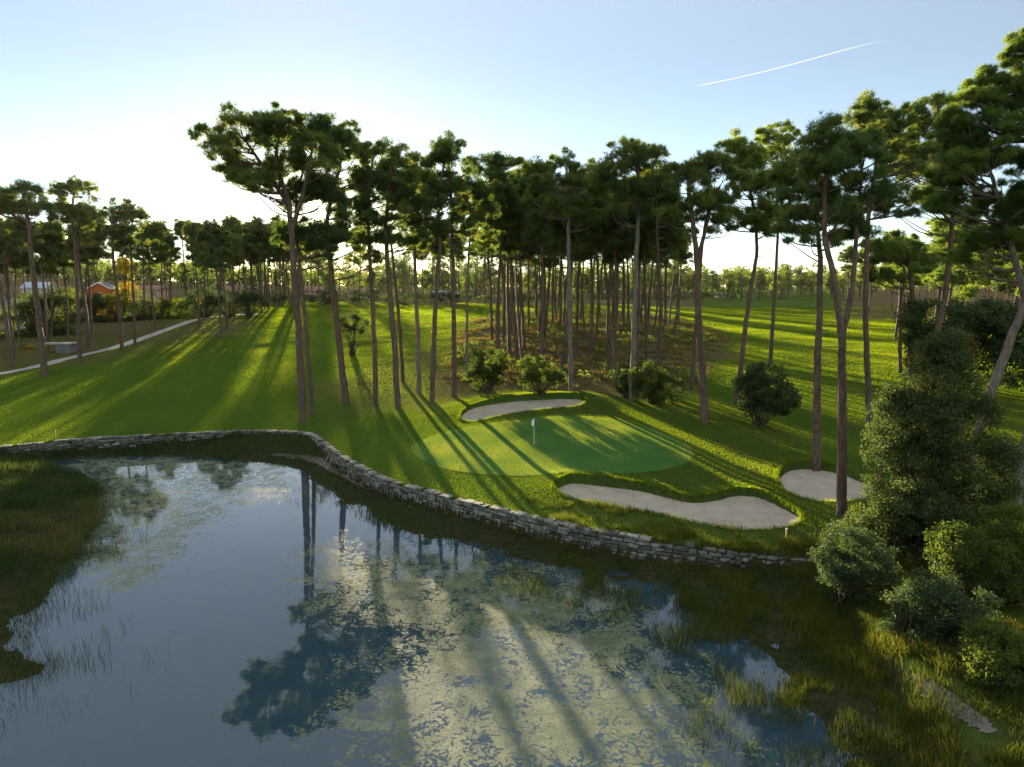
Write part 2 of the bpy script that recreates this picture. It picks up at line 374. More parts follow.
def water_mat():
    m, nt, out = newmat('pond_surface'); p = pos(nt)
    flat = mapped(nt, p, (1, 1, 0))
    # ripples
    rp = noise(nt, 2.2, 3, .5, flat); nrm = bump(nt, rp, .035, .05)
    fr = N(nt, 'ShaderNodeFresnel', IOR=1.33); L(nt, nrm, fr.inputs['Normal'])
    gl = N(nt, 'ShaderNodeBsdfGlossy', Roughness=.015); L(nt, nrm, gl.inputs['Normal'])
    tr = N(nt, 'ShaderNodeBsdfTransparent'); tr.inputs[0].default_value = (.60, .74, .70, 1)
    murk = N(nt, 'ShaderNodeBsdfDiffuse'); murk.inputs[0].default_value = (.044, .092, .130, 1)
    body = N(nt, 'ShaderNodeMixShader'); body.inputs[0].default_value = .50
    L(nt, tr.outputs[0], body.inputs[1]); L(nt, murk.outputs[0], body.inputs[2])
    w = N(nt, 'ShaderNodeMixShader'); L(nt, math_(nt, 'MULTIPLY', fr.outputs[0], 1.9, True), w.inputs[0]); L(nt, body.outputs[0], w.inputs[1]); L(nt, gl.outputs[0], w.inputs[2])
    # floating algae: cracked mats inside two broad drifts
    at = N(nt, 'ShaderNodeAttribute', attribute_name='algae')
    warp = N(nt, 'ShaderNodeTexNoise', Scale=1.3, Detail=5.0); L(nt, flat, warp.inputs['Vector'])
    vm = nt.nodes.new('ShaderNodeVectorMath'); vm.operation = 'MULTIPLY_ADD'
    L(nt, warp.outputs['Color'], vm.inputs[0]); vm.inputs[1].default_value = (1.5, 1.5, 0); L(nt, flat, vm.inputs[2])
    vo = N(nt, 'ShaderNodeTexVoronoi', Scale=2.6); vo.feature = 'DISTANCE_TO_EDGE'; L(nt, vm.outputs[0], vo.inputs['Vector'])
    vo2 = N(nt, 'ShaderNodeTexVoronoi', Scale=7.5); vo2.feature = 'DISTANCE_TO_EDGE'; L(nt, vm.outputs[0], vo2.inputs['Vector'])
    n1 = noise(nt, .55, 9, .70, flat, .9); n2 = noise(nt, 8.0, 6, .7, flat)
    dens = math_(nt, 'ADD', math_(nt, 'MULTIPLY', at.outputs['Fac'], 1.15), math_(nt, 'MULTIPLY', math_(nt, 'SUBTRACT', n1, .5), 3.0))
    dens = math_(nt, 'ADD', dens, math_(nt, 'MULTIPLY', math_(nt, 'SUBTRACT', n2, .5), 2.2))
    dens = math_(nt, 'ADD', dens, math_(nt, 'MULTIPLY', math_(nt, 'MINIMUM', vo.outputs['Distance'], .14), 4.4))
    dens = math_(nt, 'ADD', dens, math_(nt, 'MULTIPLY', math_(nt, 'MINIMUM', vo2.outputs['Distance'], .1), 2.4))
    mk = ramp(nt, dens, [(.95, (0, 0, 0)), (1.0, (1, 1, 1))]) if False else None
    mr = nt.nodes.new('ShaderNodeMapRange'); mr.inputs['From Min'].default_value = 1.32; mr.inputs['From Max'].default_value = 1.52
    L(nt, dens, mr.inputs['Value'])
    mask = math_(nt, 'MULTIPLY', mr.outputs[0], math_(nt, 'GREATER_THAN', at.outputs['Fac'], .02))
    n4 = noise(nt, 1.1, 5, .6, flat)
    ac = ramp(nt, math_(nt, 'ADD', math_(nt, 'MULTIPLY', n2, .5), math_(nt, 'MULTIPLY', n4, .5)), [(.36, (.055, .085, .028)), (.5, (.13, .15, .06)), (.62, (.25, .25, .13))])
    al = N(nt, 'ShaderNodeBsdfPrincipled', Roughness=.6); L(nt, ac, al.inputs['Base Color']); al.inputs['Specular IOR Level'].default_value = .15
    L(nt, bump(nt, n2, .35, .03), al.inputs['Normal'])
    fin = N(nt, 'ShaderNodeMixShader'); L(nt, math_(nt, 'MULTIPLY', mask, .70), fin.inputs[0]); L(nt, w.outputs[0], fin.inputs[1]); L(nt, al.outputs[0], fin.inputs[2])
    L(nt, fin.outputs[0], out.inputs[0]); return m
M_WATER = water_mat()

# ------------------------------------------------------------------ ground sheet
def axis(a, b, fine, cuts):
    out = [a]
    while out[-1] < b:
        x = out[-1]; st = fine
        for (lo, hi, s_) in cuts:
            if lo <= x < hi: st = s_; break
        else:
            edge = min(abs(x - cuts[0][0]), abs(x - cuts[-1][1])); st = max(cuts[0][2], edge * .06 + 1.0)
        out.append(x + st)
    return np.array(out)
xs = axis(-3000, 3000, 1, [(-70, -30, .7), (-30, -14, .4), (-14, 26, .22), (26, 70, .7)])
ys = axis(-60, 3600, 1, [(-60, 10, 3), (10, 27, .5), (27, 66, .22), (66, 78, .3), (78, 170, .8)])
gx, gy = np.meshgrid(xs, ys)
gz = ground(gx, gy)
nx, ny = len(xs), len(ys)
idx = np.arange(nx * ny).reshape(ny, nx)
gf = np.stack([idx[:-1, :-1], idx[:-1, 1:], idx[1:, 1:], idx[1:, :-1]], -1).reshape(-1, 4)
fx, fy, fz = gx.ravel(), gy.ravel(), gz.ravel()
u = fx / np.maximum(fy, 20)
GROVE = np.array([P(455,398,2)[:2], P(570,396,2)[:2], P(640,400,2)[:2], P(690,388,2.4)[:2], (42, 140), (46, 175), (45, 215), (10, 200), (-6, 165), (-9, 120), (-9, 95)])
def cover(fx, fy, fz):
    u = fx / np.maximum(fy, 20); nz = fbm(fx * .12, fy * .12, 4); nz2 = fbm(fx * .5 + 9, fy * .5, 3)
    straw = sstep(-3, 2.5, sdist(GROVE, fx, fy) + (nz - .5) * 14)
    lw = sstep(-.335, -.40, u + (nz - .5) * .06) * sstep(100, 122, fy + (nz - .5) * 20 + (u + .6) * -140)
    straw = np.maximum(straw, lw * .85)
    straw = np.maximum(straw, sstep(.44, .5, u + (nz - .5) * .05) * sstep(180, 196, fy))
    straw = np.maximum(straw, sstep(236, 250, fy + (nz - .5) * 20) * .8 * (u < .26))
    # bare shaded turf under the tall trees in front of the grove
    f1 = np.array([P(330,418,1.6)[:2], P(460,402,2)[:2], (-6, 112), (-16, 116), (-24, 85)])
    straw = np.maximum(straw, sstep(-2, 4, sdist(f1, fx, fy) + (nz - .5) * 8) * .55)
    rough = np.zeros_like(fx)
    g2 = np.array([P(440,412,1.8)[:2], P(600,404,1.9)[:2], P(720,400,2)[:2], P(820,450,1.6)[:2], P(850,530,1.3)[:2], P(812,552,1.2)[:2], P(600,530,1.2)[:2], P(520,500,1.3)[:2], P(600,470,1.5)[:2], P(700,455,1.5)[:2], P(650,425,1.6)[:2], P(560,416,1.6)[:2]])
    n = (fy < 90) & (np.abs(fx) < 60)
    rough[n] = sstep(-1.5, 1.0, sdist(g2, fx[n], fy[n]) + (nz[n] - .5) * 4)
    rough = np.maximum(rough, sstep(.5, .62, nz) * .6 * sstep(100, 140, fy) * (u > .2))
    rough = np.maximum(rough, sstep(.46, .52, u) * (fy < 190))
    rough = np.maximum(rough, sstep(-.38, -.44, u) * sstep(100, 120, fy) * .6)
    bank = np.zeros_like(fx); bed = np.zeros_like(fx)
    n = (fy < 75) & (fx > -140) & (fx < 60)
    s = sdist(LOW, fx[n], fy[n]); bank[n] = sstep(-.3, .3, s)
    soft = sstep(12.2, 16, fx[n]) * sstep(40, 30, fy[n]); bank[n] = np.maximum(bank[n], sstep(-6, .5, s + (nz2[n] - .5) * 5) * soft)
    bed[n] = sstep(.0, -.18, fz[n]) * sstep(0, 1, s)
    return np.stack([straw, rough, bank, bed], 1)
ground_o = obj('ground', mesh_np('ground', np.stack([fx, fy, fz], 1), gf, M_GROUND, True, {'cover': cover(fx, fy, fz)}))
kind(ground_o, 'structure')

# pond water with an attribute for where the algae drifts lie
wx = np.linspace(-80, 24, 209); wy = np.linspace(-22, 66, 177)
ax_, ay_ = np.meshgrid(wx, wy); ax_, ay_ = ax_.ravel(), ay_.ravel()
dr = [np.array([P(a, b)[:2] for a, b in q]) for q in (
    [(330,540),(430,560),(560,568),(640,610),(690,680),(720,767),(600,800),(420,790),(330,730),(400,640),(300,600),(300,560)],
    [(75,460),(180,457),(290,466),(300,490),(230,510),(200,540),(150,580),(95,600),(80,560),(100,500)])]
al = np.zeros_like(ax_)
al = np.maximum(al, sstep(-4.0, 3.0, sdist(dr[0], ax_, ay_)) * .95); al = np.maximum(al, sstep(-2.4, 1.5, sdist(dr[1], ax_, ay_)) * .8)
wi = np.arange(len(ax_)).reshape(len(wy), len(wx))
wf = np.stack([wi[:-1, :-1], wi[:-1, 1:], wi[1:, 1:], wi[1:, :-1]], -1).reshape(-1, 4)
kind(obj('pond_water', mesh_np('pond_water', np.stack([ax_, ay_, np.zeros_like(ax_)], 1), wf, M_WATER, True, {'algae': al})), 'structure')

def sheet(name, poly, zf, mat, step, inset=0.0):       # sheet filling a polygon: concentric rings
    poly = np.asarray(poly); c = poly.mean(0); n = len(poly)
    x0, y0 = poly.min(0) - .5; x1, y1 = poly.max(0) + .5
    X, Y = np.meshgrid(np.arange(x0, x1 + step, step), np.arange(y0, y1 + step, step))
    d = sdist(poly, X, Y); return X, Y, d

# bunker sand: a dished surface that runs under the turf lip
for k, b in enumerate(BUNK):
    X, Y, d = sheet('b', b, None, None, .2)
    t = bunker_t(b, X, Y)
    Z = land(X, Y) + .10 * sstep(-2.5, 1.5, sdist(GREEN, X, Y)) - .05 - (.24, .22, .05)[k] * t ** .8 - .14 * sstep(-.1, .9, d) + .03 * (fbm(X * 1.3, Y * 1.3, 3) - .5)
    Z = np.where(d < 0, Z - .3 * sstep(0, -.45, d), Z)
    keep = d > -.45
    ii = np.arange(X.size).reshape(X.shape)
    f = np.stack([ii[:-1, :-1], ii[:-1, 1:], ii[1:, 1:], ii[1:, :-1]], -1).reshape(-1, 4)
    f = f[keep.ravel()[f].all(1)]
    o = obj('sand_bunker', mesh_np('sand_bunker', np.stack([X.ravel(), Y.ravel(), Z.ravel()], 1), f, M_SAND, True)); kind(o, 'structure')
# putting green
rings = np.linspace(0, 1, 24); c = GREEN.mean(0)
gv = np.array([c + (p - c) * r for r in rings for p in GREEN]); n = len(GREEN)
gzz = ground(gv[:, 0], gv[:, 1]) + .022
f = []
for r in range(len(rings) - 1):
    for i in range(n): f.append([r * n + i, r * n + (i + 1) % n, (r + 1) * n + (i + 1) % n, (r + 1) * n + i])
kind(obj('putting_green', mesh_np('putting_green', np.column_stack([gv, gzz]), f, M_GREEN, True)), 'structure')
# pale footpath on the far bank slope
pp = smooth_line([G(a, b) for a, b in [(-90, 388), (0, 374), (40, 366), (70, 358), (110, 349), (150, 336), (180, 325), (200, 319), (225, 316), (260, 314)]], 10)
tn = np.gradient(pp[:, :2], axis=0); tn /= np.linalg.norm(tn, axis=1)[:, None]; nr = np.stack([-tn[:, 1], tn[:, 0]], 1)
v = []; m_ = len(pp)
for off in (-1.15, -.4, .4, 1.15):
    q = pp[:, :2] + nr * (off + (R.random(m_) - .5)[:, None] * .25); v.append(np.column_stack([q, ground(q[:, 0], q[:, 1]) + .05]))
v = np.concatenate(v); f = [[j * m_ + i, j * m_ + i + 1, (j + 1) * m_ + i + 1, (j + 1) * m_ + i] for j in range(3) for i in range(m_ - 1)]
kind(obj('footpath', mesh_np('footpath', v, f, M_PATH, True)), 'structure')
# pale trodden track on the pond margin below the wall, and the bare patch on the near bank
def track(name, px, w, mat, z0=.3):
    q = smooth_line([P(a, b, z0)[:2] for a, b in px], 8); t = np.gradient(q, axis=0); t /= np.linalg.norm(t, axis=1)[:, None]
    nr = np.stack([-t[:, 1], t[:, 0]], 1); m = len(q); v = []
    tap = np.sin(np.linspace(.15, math.pi - .15, m)) ** .6
    for off in np.linspace(-w, w, 7):
        e = q + nr * (off * tap + (R.random(m) - .5) * .15)[:, None]; v.append(np.column_stack([e, ground(e[:, 0], e[:, 1]) + .02]))
    v = np.concatenate(v); f = [[j * m + i, j * m + i + 1, (j + 1) * m + i + 1, (j + 1) * m + i] for j in range(6) for i in range(m - 1)]
    kind(obj(name, mesh_np(name, v, f, mat, True)), 'structure')
track('mud_track', [(272, 455), (300, 457), (325, 463), (345, 474), (370, 486), (400, 498)], .5, M_POOLMUD)
track('bare_soil', [(912, 690), (930, 704), (950, 720), (975, 738), (990, 750)], .35, M_POOLMUD, .6)

# ------------------------------------------------------------------ stone wall
wall = MB(); wl = wall_pts[:, :2]
seg = np.linalg.norm(np.diff(wl, axis=0), axis=1); cum = np.concatenate([[0], np.cumsum(seg)])
def wall_at(s):
    return np.array([np.interp(s, cum, wl[:, 0]), np.interp(s, cum, wl[:, 1])])
tot = cum[-1]
for course in range(6):
    s = R.random() * .5
    while s < tot - .3:
        ln = R.uniform(.22, .75); a = wall_at(s); b = wall_at(min(s + ln, tot)); mid = (a + b) / 2
        ang = math.atan2(b[1] - a[1], b[0] - a[0]); nv = np.array([math.sin(ang), -math.cos(ang)])
        fade = sstep(tot - 6, tot, s); top = float(land(mid[0], mid[1])) + .06 - .35 * fade
        left = 1 if s < np.interp(0, [0], [0]) else 0
        h = .185; z = top - h * (course + .5)
        dz = R.normal(0, .012)
        if course == 0 and R.random() < .18: s += ln; continue
        c2 = mid + nv * (.02 + R.normal(0, .022) + .02 * course)
        wall.box((c2[0], c2[1], z + dz), (ln - R.uniform(.015, .05), .50 + R.normal(0, .03), h - R.uniform(.006, .04)), ang + R.normal(0, .03), .014)
        s += ln
wo = obj('stone_wall', wall.mesh('stone_wall', M_STONE)); tag(wo, 'long low retaining wall of pale stone blocks along the pond edge', 'wall')
md = wo.modifiers.new('soft_edges', 'BEVEL'); md.width = .025; md.segments = 1

# ------------------------------------------------------------------ foliage makers
def unit(n):
    v = R.normal(size=(n, 3)); return v / np.linalg.norm(v, axis=1)[:, None]

def tufts(c, K, ln, wd, up=.35, tint=None, mat=None, name='crown'):
    """needle tufts: K thin triangles radiating from every point of c"""
    n = len(c); d = R.normal(size=(n, K, 3)); d[..., 2] += up; d /= np.linalg.norm(d, axis=2)[..., None]
    l = ln * R.uniform(.65, 1.25, (n, K)); w = wd * R.uniform(.7, 1.3, (n, K))
    sd = np.cross(d, R.normal(size=(n, K, 3))); sd /= np.linalg.norm(sd, axis=2)[..., None] + 1e-9
    o = c[:, None] + d * (l * .12)[..., None]
    v = np.stack([o - sd * w[..., None] / 2, o + sd * w[..., None] / 2, o + d * l[..., None]], 2).reshape(-1, 3)
    f = np.arange(len(v)).reshape(-1, 3)
    t = np.repeat(tint if tint is not None else R.random(n), K * 3)
    t = t + np.repeat(R.normal(0, .07, n * K), 3)
    return mesh_np(name, v, f, mat or M_NEEDLE, False, {'tint': np.clip(t, 0, 1)})

def leaves(c, nrm_bias, size, mat, name='foliage', tint=None, asp=.5):
    n = len(c); d = unit(n); d[:, 2] += .1; nn = unit(n) + nrm_bias; s = np.cross(d, nn); s /= np.linalg.norm(s, axis=1)[:, None] + 1e-9
    d /= np.linalg.norm(d, axis=1)[:, None]
    l = size * R.uniform(.6, 1.35, n)[:, None]
    v = np.stack([c - d * l * .5, c + s * l * asp * .5 + d * l * .05, c + d * l * .5, c - s * l * asp * .5 + d * l * .05], 1).reshape(-1, 3)
    f = np.arange(len(v)).reshape(-1, 4)
    t = tint if tint is not None else R.random(n)
    return mesh_np(name, v, f, mat, False, {'tint': np.clip(np.repeat(t, 4), 0, 1)})

def pads_in(ells, dens=1.0, pr=1.05):
    """centres of foliage pads filling the given ellipsoids (centre, radii)"""
    out = []
    for c, r in ells:
        c = np.array(c); r = np.array(r)
        n = max(3, int(dens * 1.6 * (r[0] * r[1] * r[2]) ** (2 / 3) / pr ** 2 + 2))
        d = unit(n); d[:, 2] = np.where(d[:, 2] < -.55, -d[:, 2] * .6, d[:, 2])
        q = R.uniform(.25, 1.0, n) ** .5
        out.append(np.column_stack([c + d * r * q[:, None] * .9, np.full(n, 1.0)]))
    return np.concatenate(out)[:, :3]

def crown_mesh(ells, pr, ntuft, K, ln, wd, name='crown', dens=1.0, gap=None, nmat=None):
    pr = pr * .58; ntuft = int(ntuft * .42)
    pads = pads_in(ells, dens, pr)
    if gap is not None: pads = pads[gap(pads)]
    n = len(pads)
    rr = pr * R.uniform(.5, 1.45, n)
    d = unit(n * ntuft); d[:, 2] = np.where(d[:, 2] < -.2, d[:, 2] * .55, d[:, 2])
    q = R.uniform(.2, 1, n * ntuft) ** .5
    c = np.repeat(pads, ntuft, 0) + d * (np.repeat(rr, ntuft) * q)[:, None] * np.array([1.0, 1.0, .82])
    tint = np.clip(np.repeat(R.normal(.45, .24, n), ntuft) + R.normal(0, .13, n * ntuft), 0, 1)
    return tufts(c, K, ln, wd, .35, tint, nmat), pads

def trunk_mesh(path, rad, pads, name='trunk', mat=M_BARK, forks=(), k=9, limb=.06, share=.42, stubs=6):
    mb = MB(); path = np.asarray(path, float)
    p = smooth_line(path, 6); m = len(p); t = np.linspace(0, 1, m)
    r = rad * (1 - .72 * t); r[0] *= 1.7; r[:5] *= np.array([1.0, 1.32, 1.2, 1.1, 1.04])
    p = p + np.column_stack([R.normal(0, rad * .07, m), R.normal(0, rad * .07, m), np.zeros(m)]) * (t > .08)[:, None]
    mb.tube(p, r, k, rough=.12)
    allp = [p]
    for fk in forks:
        q = smooth_line(np.asarray(fk, float), 6); mq = len(q)
        mb.tube(q, rad * .58 * (1 - .7 * np.linspace(0, 1, mq)), 7, rough=.12); allp.append(q)
    P_ = np.concatenate(allp); hi = P_[:, 2].min() + .45 * (P_[:, 2].max() - P_[:, 2].min())
    cand = P_[P_[:, 2] > hi]
    for c in pads:
        if R.random() > share: continue
        hd = np.linalg.norm(cand[:, :2] - c[:2], axis=1)
        cost = np.abs(cand[:, 2] - (c[2] - .35 * hd - .3)) + hd * .8
        a = cand[np.argmin(cost)]
        L_ = np.linalg.norm(c - a)
        if L_ < .3: continue
        mid = (a + c) / 2 + np.array([R.normal(0, .1), R.normal(0, .1), -.10]) * L_
        q = smooth_line([a, mid, c], 4); mb.tube(q, np.linspace(limb * min(1.4, .5 + L_ * .16), .02, len(q)), 5)
    for _ in range(stubs):                 # dead branch stubs on the bare stem
        i = int(m * R.uniform(.3, .72)); a = p[i]; th = R.uniform(0, 6.28); l = R.uniform(.4, 1.9)
        q = [a, a + np.array([math.cos(th) * l * .5, math.sin(th) * l * .5, -.05]), a + np.array([math.cos(th) * l, math.sin(th) * l, R.uniform(-.3, .2)])]
        mb.tube(q, [.035, .025, .01], 4)
    return mb.mesh(name, mat, True)

# ------------------------------------------------------------------ single tall pines that the photograph tells apart
def hero(base, path, crown, rad, label, forks=(), mat=M_BARK, pr=1.0, K=13, ntuft=60, ln=.36, wd=.050, dens=1.0, Y=None, dz=0.0, depth=.85, group=None, stubs=6, nmat=None):
    g = G(*base) if Y is None else None
    if g is None:
        g = PY(base[0], base[1], Y); g[2] = float(ground(g[0], g[1]))
    Yd = g[1]
    root = thing('pine_tree', label, 'tree', g, group)
    loc = lambda q, dy=0: PY(q[0], q[1], Yd + dy) - g
    pts = [np.array([0, 0, -.4]), np.array([0, 0, 0.15])] + [loc(q, R.normal(0, .3)) for q in path]
    ells = []
    for i, (cx, cy, rx, ry) in enumerate(crown):
        c0 = loc((cx, cy)); sc = Yd / FPX
        dy = R.normal(0, .35) * rx * sc
        ells.append((c0 + np.array([0, dy, 0]), np.array([rx * sc * 1.1, rx * sc * depth * 1.1, ry * sc * 1.22])))
    for c, r in list(ells):                # smaller outlying sprays round and under each mass
        for _ in range(4):
            th = R.uniform(0, 6.28); o = np.array([math.cos(th) * R.uniform(.7, 1.1), math.sin(th) * R.uniform(.7, 1.1), R.uniform(-1.5, .4)])
            ells.append((c + o * r, r * np.array([.48, .48, .46]) * R.uniform(.7, 1.15)))
    top = max(ells[:len(crown)], key=lambda e: e[0][2] + e[1][2] * .3)
    if top[0][2] + top[1][2] * .4 > pts[-1][2] + .5: pts.append(top[0] + top[1] * np.array([0, 0, .4]))
    fk = [[loc(q) for q in f_] for f_ in forks]
    def opening(p):                        # the break in the foliage through which the sun shines
        q = p + g - np.array([0, 0, CAMZ]); q = q / np.linalg.norm(q, axis=1)[:, None]; return q @ SUN < math.cos(math.radians(1.0))
    cm, pads = crown_mesh(ells, pr, ntuft, K, ln, wd, dens=dens, gap=opening, nmat=nmat)
    obj('trunk', trunk_mesh(pts, rad, pads, mat=mat, forks=fk, stubs=stubs), root)
    obj('crown', cm, root)
    return root

H = hero
H((303,422), [(299,340),(294,270),(289,205),(276,160)], [(244,136,30,22),(284,130,36,22),(315,152,26,22),(236,168,18,10),(260,184,20,8),(228,148,14,16),(285,165,26,12)], .42, 'tall broad pine at the wall corner whose crown reaches out over the sun', forks=[[(289,205),(262,165),(245,140)],[(292,230),(305,185),(312,150)]])
H((313,416), [(307,340),(300,270),(296,215),(300,180)], [(297,200,14,24),(322,130,18,14),(335,208,13,26),(304,236,14,12),(322,238,20,12),(316,184,18,9)], .25, 'slim pine close behind the broad pine at the wall corner', dens=1.9)
H((346,404), [(339,340),(331,270),(327,220),(340,165)], [(348,150,24,22),(362,182,18,18),(352,212,18,14),(338,236,12,10),(360,245,12,9)], .42, 'thick slanting pine just beside the sun, leaning towards the pond wall')
H((376,405), [(374,340),(370,260),(368,210),(372,165)], [(374,160,22,24),(386,190,16,20),(366,222,14,12)], .30, 'straight thin pine between the slanting pine and the paired stems')
H((398,407), [(394,340),(388,270),(386,220),(392,170)], [(398,172,22,24),(402,208,20,22),(390,240,14,10)], .36, 'dark straight pine with a dense narrow crown, front stem of a close pair')
H((403,382), [(399,320),(394,270),(392,225)], [(412,225,15,16)], .28, 'dark pine tucked close behind the front stem of the pair', Y=None)
H((419,393), [(418,340),(415,270),(414,205),(420,175)], [(420,178,20,22),(428,212,18,20)], .30, 'pale grey stemmed straight pine right of the dark pair', mat=M_BARKG)
H((432,402), [(434,340),(437,280),(440,240),(438,200)], [(440,200,20,22),(446,162,17,16),(436,238,16,14)], .33, 'dark pine leaning slightly to the grove, bare to half its height')
H((454,396), [(454,340),(453,270),(451,200),(449,165)], [(448,158,20,18),(460,190,22,20),(456,226,18,14)], .34, 'tall upright pine with a feathery crown at the near end of the grove')
H((467,380), [(467,330),(468,270),(476,200)], [(484,170,20,15),(502,166,16,11),(478,202,18,18)], .24, 'pale thin pine with a side branch crown reaching out at the grove end', mat=M_BARKG)
H((492,342), [(491,300),(488,250),(490,215)], [(494,212,24,24),(514,232,20,18)], .30, 'dark pine on the lit pine straw slope at the grove end')
H((571,391), [(570,340),(569,270),(568,200),(566,168)], [(564,168,28,20),(545,184,16,12),(586,190,16,14),(562,208,22,12)], .34, 'straight tall pine with a rounded crown standing above the middle of the grove', mat=M_BARKG)
H((632,400), [(634,340),(636,270),(639,190),(637,160)], [(628,162,30,18),(652,158,20,15),(612,178,18,10),(656,192,16,11),(630,205,20,12)], .36, 'tallest grey pine of the grove with a wide flat crown', mat=M_BARKG, forks=[[(638,205),(622,190),(608,180)]])
H((705,423), [(702,370),(698,310),(697,262),(692,215),(690,185)], [(690,178,22,22),(712,172,20,20),(700,205,22,10)], .40, 'forked dark pine standing alone behind the green', forks=[[(697,262),(706,228),(713,195)]], mat=M_BARK)
H((692,390), [(695,340),(699,290),(704,230)], [(712,205,18,16)], .30, 'dark pine partly hidden behind the forked pine')
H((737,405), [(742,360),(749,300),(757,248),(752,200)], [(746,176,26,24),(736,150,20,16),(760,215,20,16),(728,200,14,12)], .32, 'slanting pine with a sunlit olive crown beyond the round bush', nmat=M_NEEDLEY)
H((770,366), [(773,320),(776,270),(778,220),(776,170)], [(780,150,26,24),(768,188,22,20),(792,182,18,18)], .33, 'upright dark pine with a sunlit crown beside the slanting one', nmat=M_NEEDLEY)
H((816.6,468), [(817,400),(819,330),(820,270),(818,232)], [(816,200,30,24),(804,165,22,20),(836,215,20,12),(798,222,18,11)], .33, 'straight bare pine at the corner of the far right bunker', pr=.85, ln=.30, wd=.036, K=16)
H((841.5,516), [(842,450),(842,380),(841,330),(832,270),(824,225)], [(826,172,30,24),(830,138,26,18),(862,150,24,20),(872,185,20,14),(850,222,18,9)], .31, 'forked pine standing at the end of the stone wall', forks=[[(842,335),(852,290),(857,225),(862,170)]], pr=.75, ln=.26, wd=.030, K=18)
H((868,440), [(868,380),(866,300),(868,220),(876,160)], [(882,128,34,22),(895,165,30,22),(868,112,18,14),(892,200,24,14)], .34, 'tall dark pine with a heavy dark crown behind the forked pine', Y=62, pr=.9, ln=.3, wd=.038, K=15)
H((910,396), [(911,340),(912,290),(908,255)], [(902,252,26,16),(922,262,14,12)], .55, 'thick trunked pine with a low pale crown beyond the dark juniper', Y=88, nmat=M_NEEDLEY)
H((899,392), [(900,340),(901,300),(905,270)], [(890,262,16,10)], .32, 'thin trunk close beside the thick trunked pine', Y=92)
H((932,380), [(938,330),(945,295),(953,210),(948,170)], [(938,138,34,26),(958,168,26,24),(920,168,24,24),(932,108,20,11),(945,205,28,12)], .36, 'dark slanting pine with a wide dark crown above the juniper', Y=70, pr=.9, ln=.32, wd=.040, K=15)
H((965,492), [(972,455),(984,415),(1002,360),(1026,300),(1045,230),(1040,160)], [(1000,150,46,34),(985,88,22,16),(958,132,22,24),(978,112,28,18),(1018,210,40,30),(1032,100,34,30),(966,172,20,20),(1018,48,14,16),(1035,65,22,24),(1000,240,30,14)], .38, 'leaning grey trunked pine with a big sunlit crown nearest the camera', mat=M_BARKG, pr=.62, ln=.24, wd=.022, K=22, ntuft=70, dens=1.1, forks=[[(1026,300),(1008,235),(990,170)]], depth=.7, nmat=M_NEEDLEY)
H((1016,512), [(1020,470),(1028,430),(1060,330),(1085,240)], [(1090,200,40,36),(1070,270,20,16)], .30, 'grey trunk slanting out of view beside the leaning grey pine', mat=M_BARKG, pr=.75, ln=.28, wd=.035, K=16)
# pines of the far left row
H((45,376), [(40,330),(33,270),(28,220),(24,195)], [(22,195,22,14),(8,210,18,14),(36,210,16,10)], .50, 'big leaning dark pine beside the footpath, front of the row by the houses')
H((12,367), [(6,320),(0,290),(-6,240)], [(-8,215,26,20),(8,240,14,9)], .36, 'dark pine leaning out of view at the start of the footpath')
H((80,363), [(78,310),(75,250),(72,210)], [(72,192,20,16),(84,215,14,10),(62,210,12,9)], .38, 'upright dark pine touching the near edge of the footpath')
H((88,348), [(86,310),(80,270),(78,230)], [(92,220,14,14),(100,235,12,9)], .38, 'dark pine slanting beside the upright one at the footpath')
H((122,350), [(119,310),(114,265),(112,225)], [(112,212,18,14),(124,232,13,9)], .38, 'dark pine with thick stem right of the orange house')
H((135,346), [(134,310),(132,270),(131,230)], [(136,222,14,14)], .30, 'thin straight pine beside the yellow leaved tree')

# ------------------------------------------------------------------ pines of the woods: a few grown once, then copied with all their parts
def proto(H_, rad, spread, K=9, ntuft=46, ln=.5, wd=.095, pr=1.15, bare=.55, mat=M_BARK, nmat=None):
    ells = []
    zt = H_ * (1 - .16); ells.append((np.array([R.normal(0, .4), R.normal(0, .4), zt]), (spread * .8, spread * .8, H_ * .14)))
    for i in range(8):
        th = R.uniform(0, 6.28); fz_ = (i + R.random()) / 8; z = H_ * (bare + .06 + (.88 - bare) * fz_); q = spread * R.uniform(.35, .85) * (1.05 - .45 * fz_)
        ells.append((np.array([math.cos(th) * q, math.sin(th) * q, z]), (spread * R.uniform(.38, .6),) * 2 + (H_ * R.uniform(.05, .085),)))
    cm, pads = crown_mesh(ells, pr, ntuft, K, ln, wd, nmat=nmat)
    lean = R.normal(0, .035, 2) * H_; b = R.normal(0, .2, 2)
    path = [np.array([0, 0, -.5]), np.array([0, 0, .1]), np.array([lean[0] * .3 + b[0], lean[1] * .3 + b[1], H_ * .35]), np.array([lean[0] * .7 - b[0] * .5, lean[1] * .7, H_ * .65]), np.array([lean[0], lean[1], H_ * .93])]
    return trunk_mesh(path, rad, pads, mat=mat, k=7, stubs=7), cm
PROTO = [proto(25, R.uniform(.26, .36), R.uniform(2.9, 4.2)) for _ in range(9)]
PROTO_WIDE = [proto(22, .34, 4.6, bare=.4, pr=1.3, ntuft=56, nmat=M_NEEDLEY) for _ in range(4)]

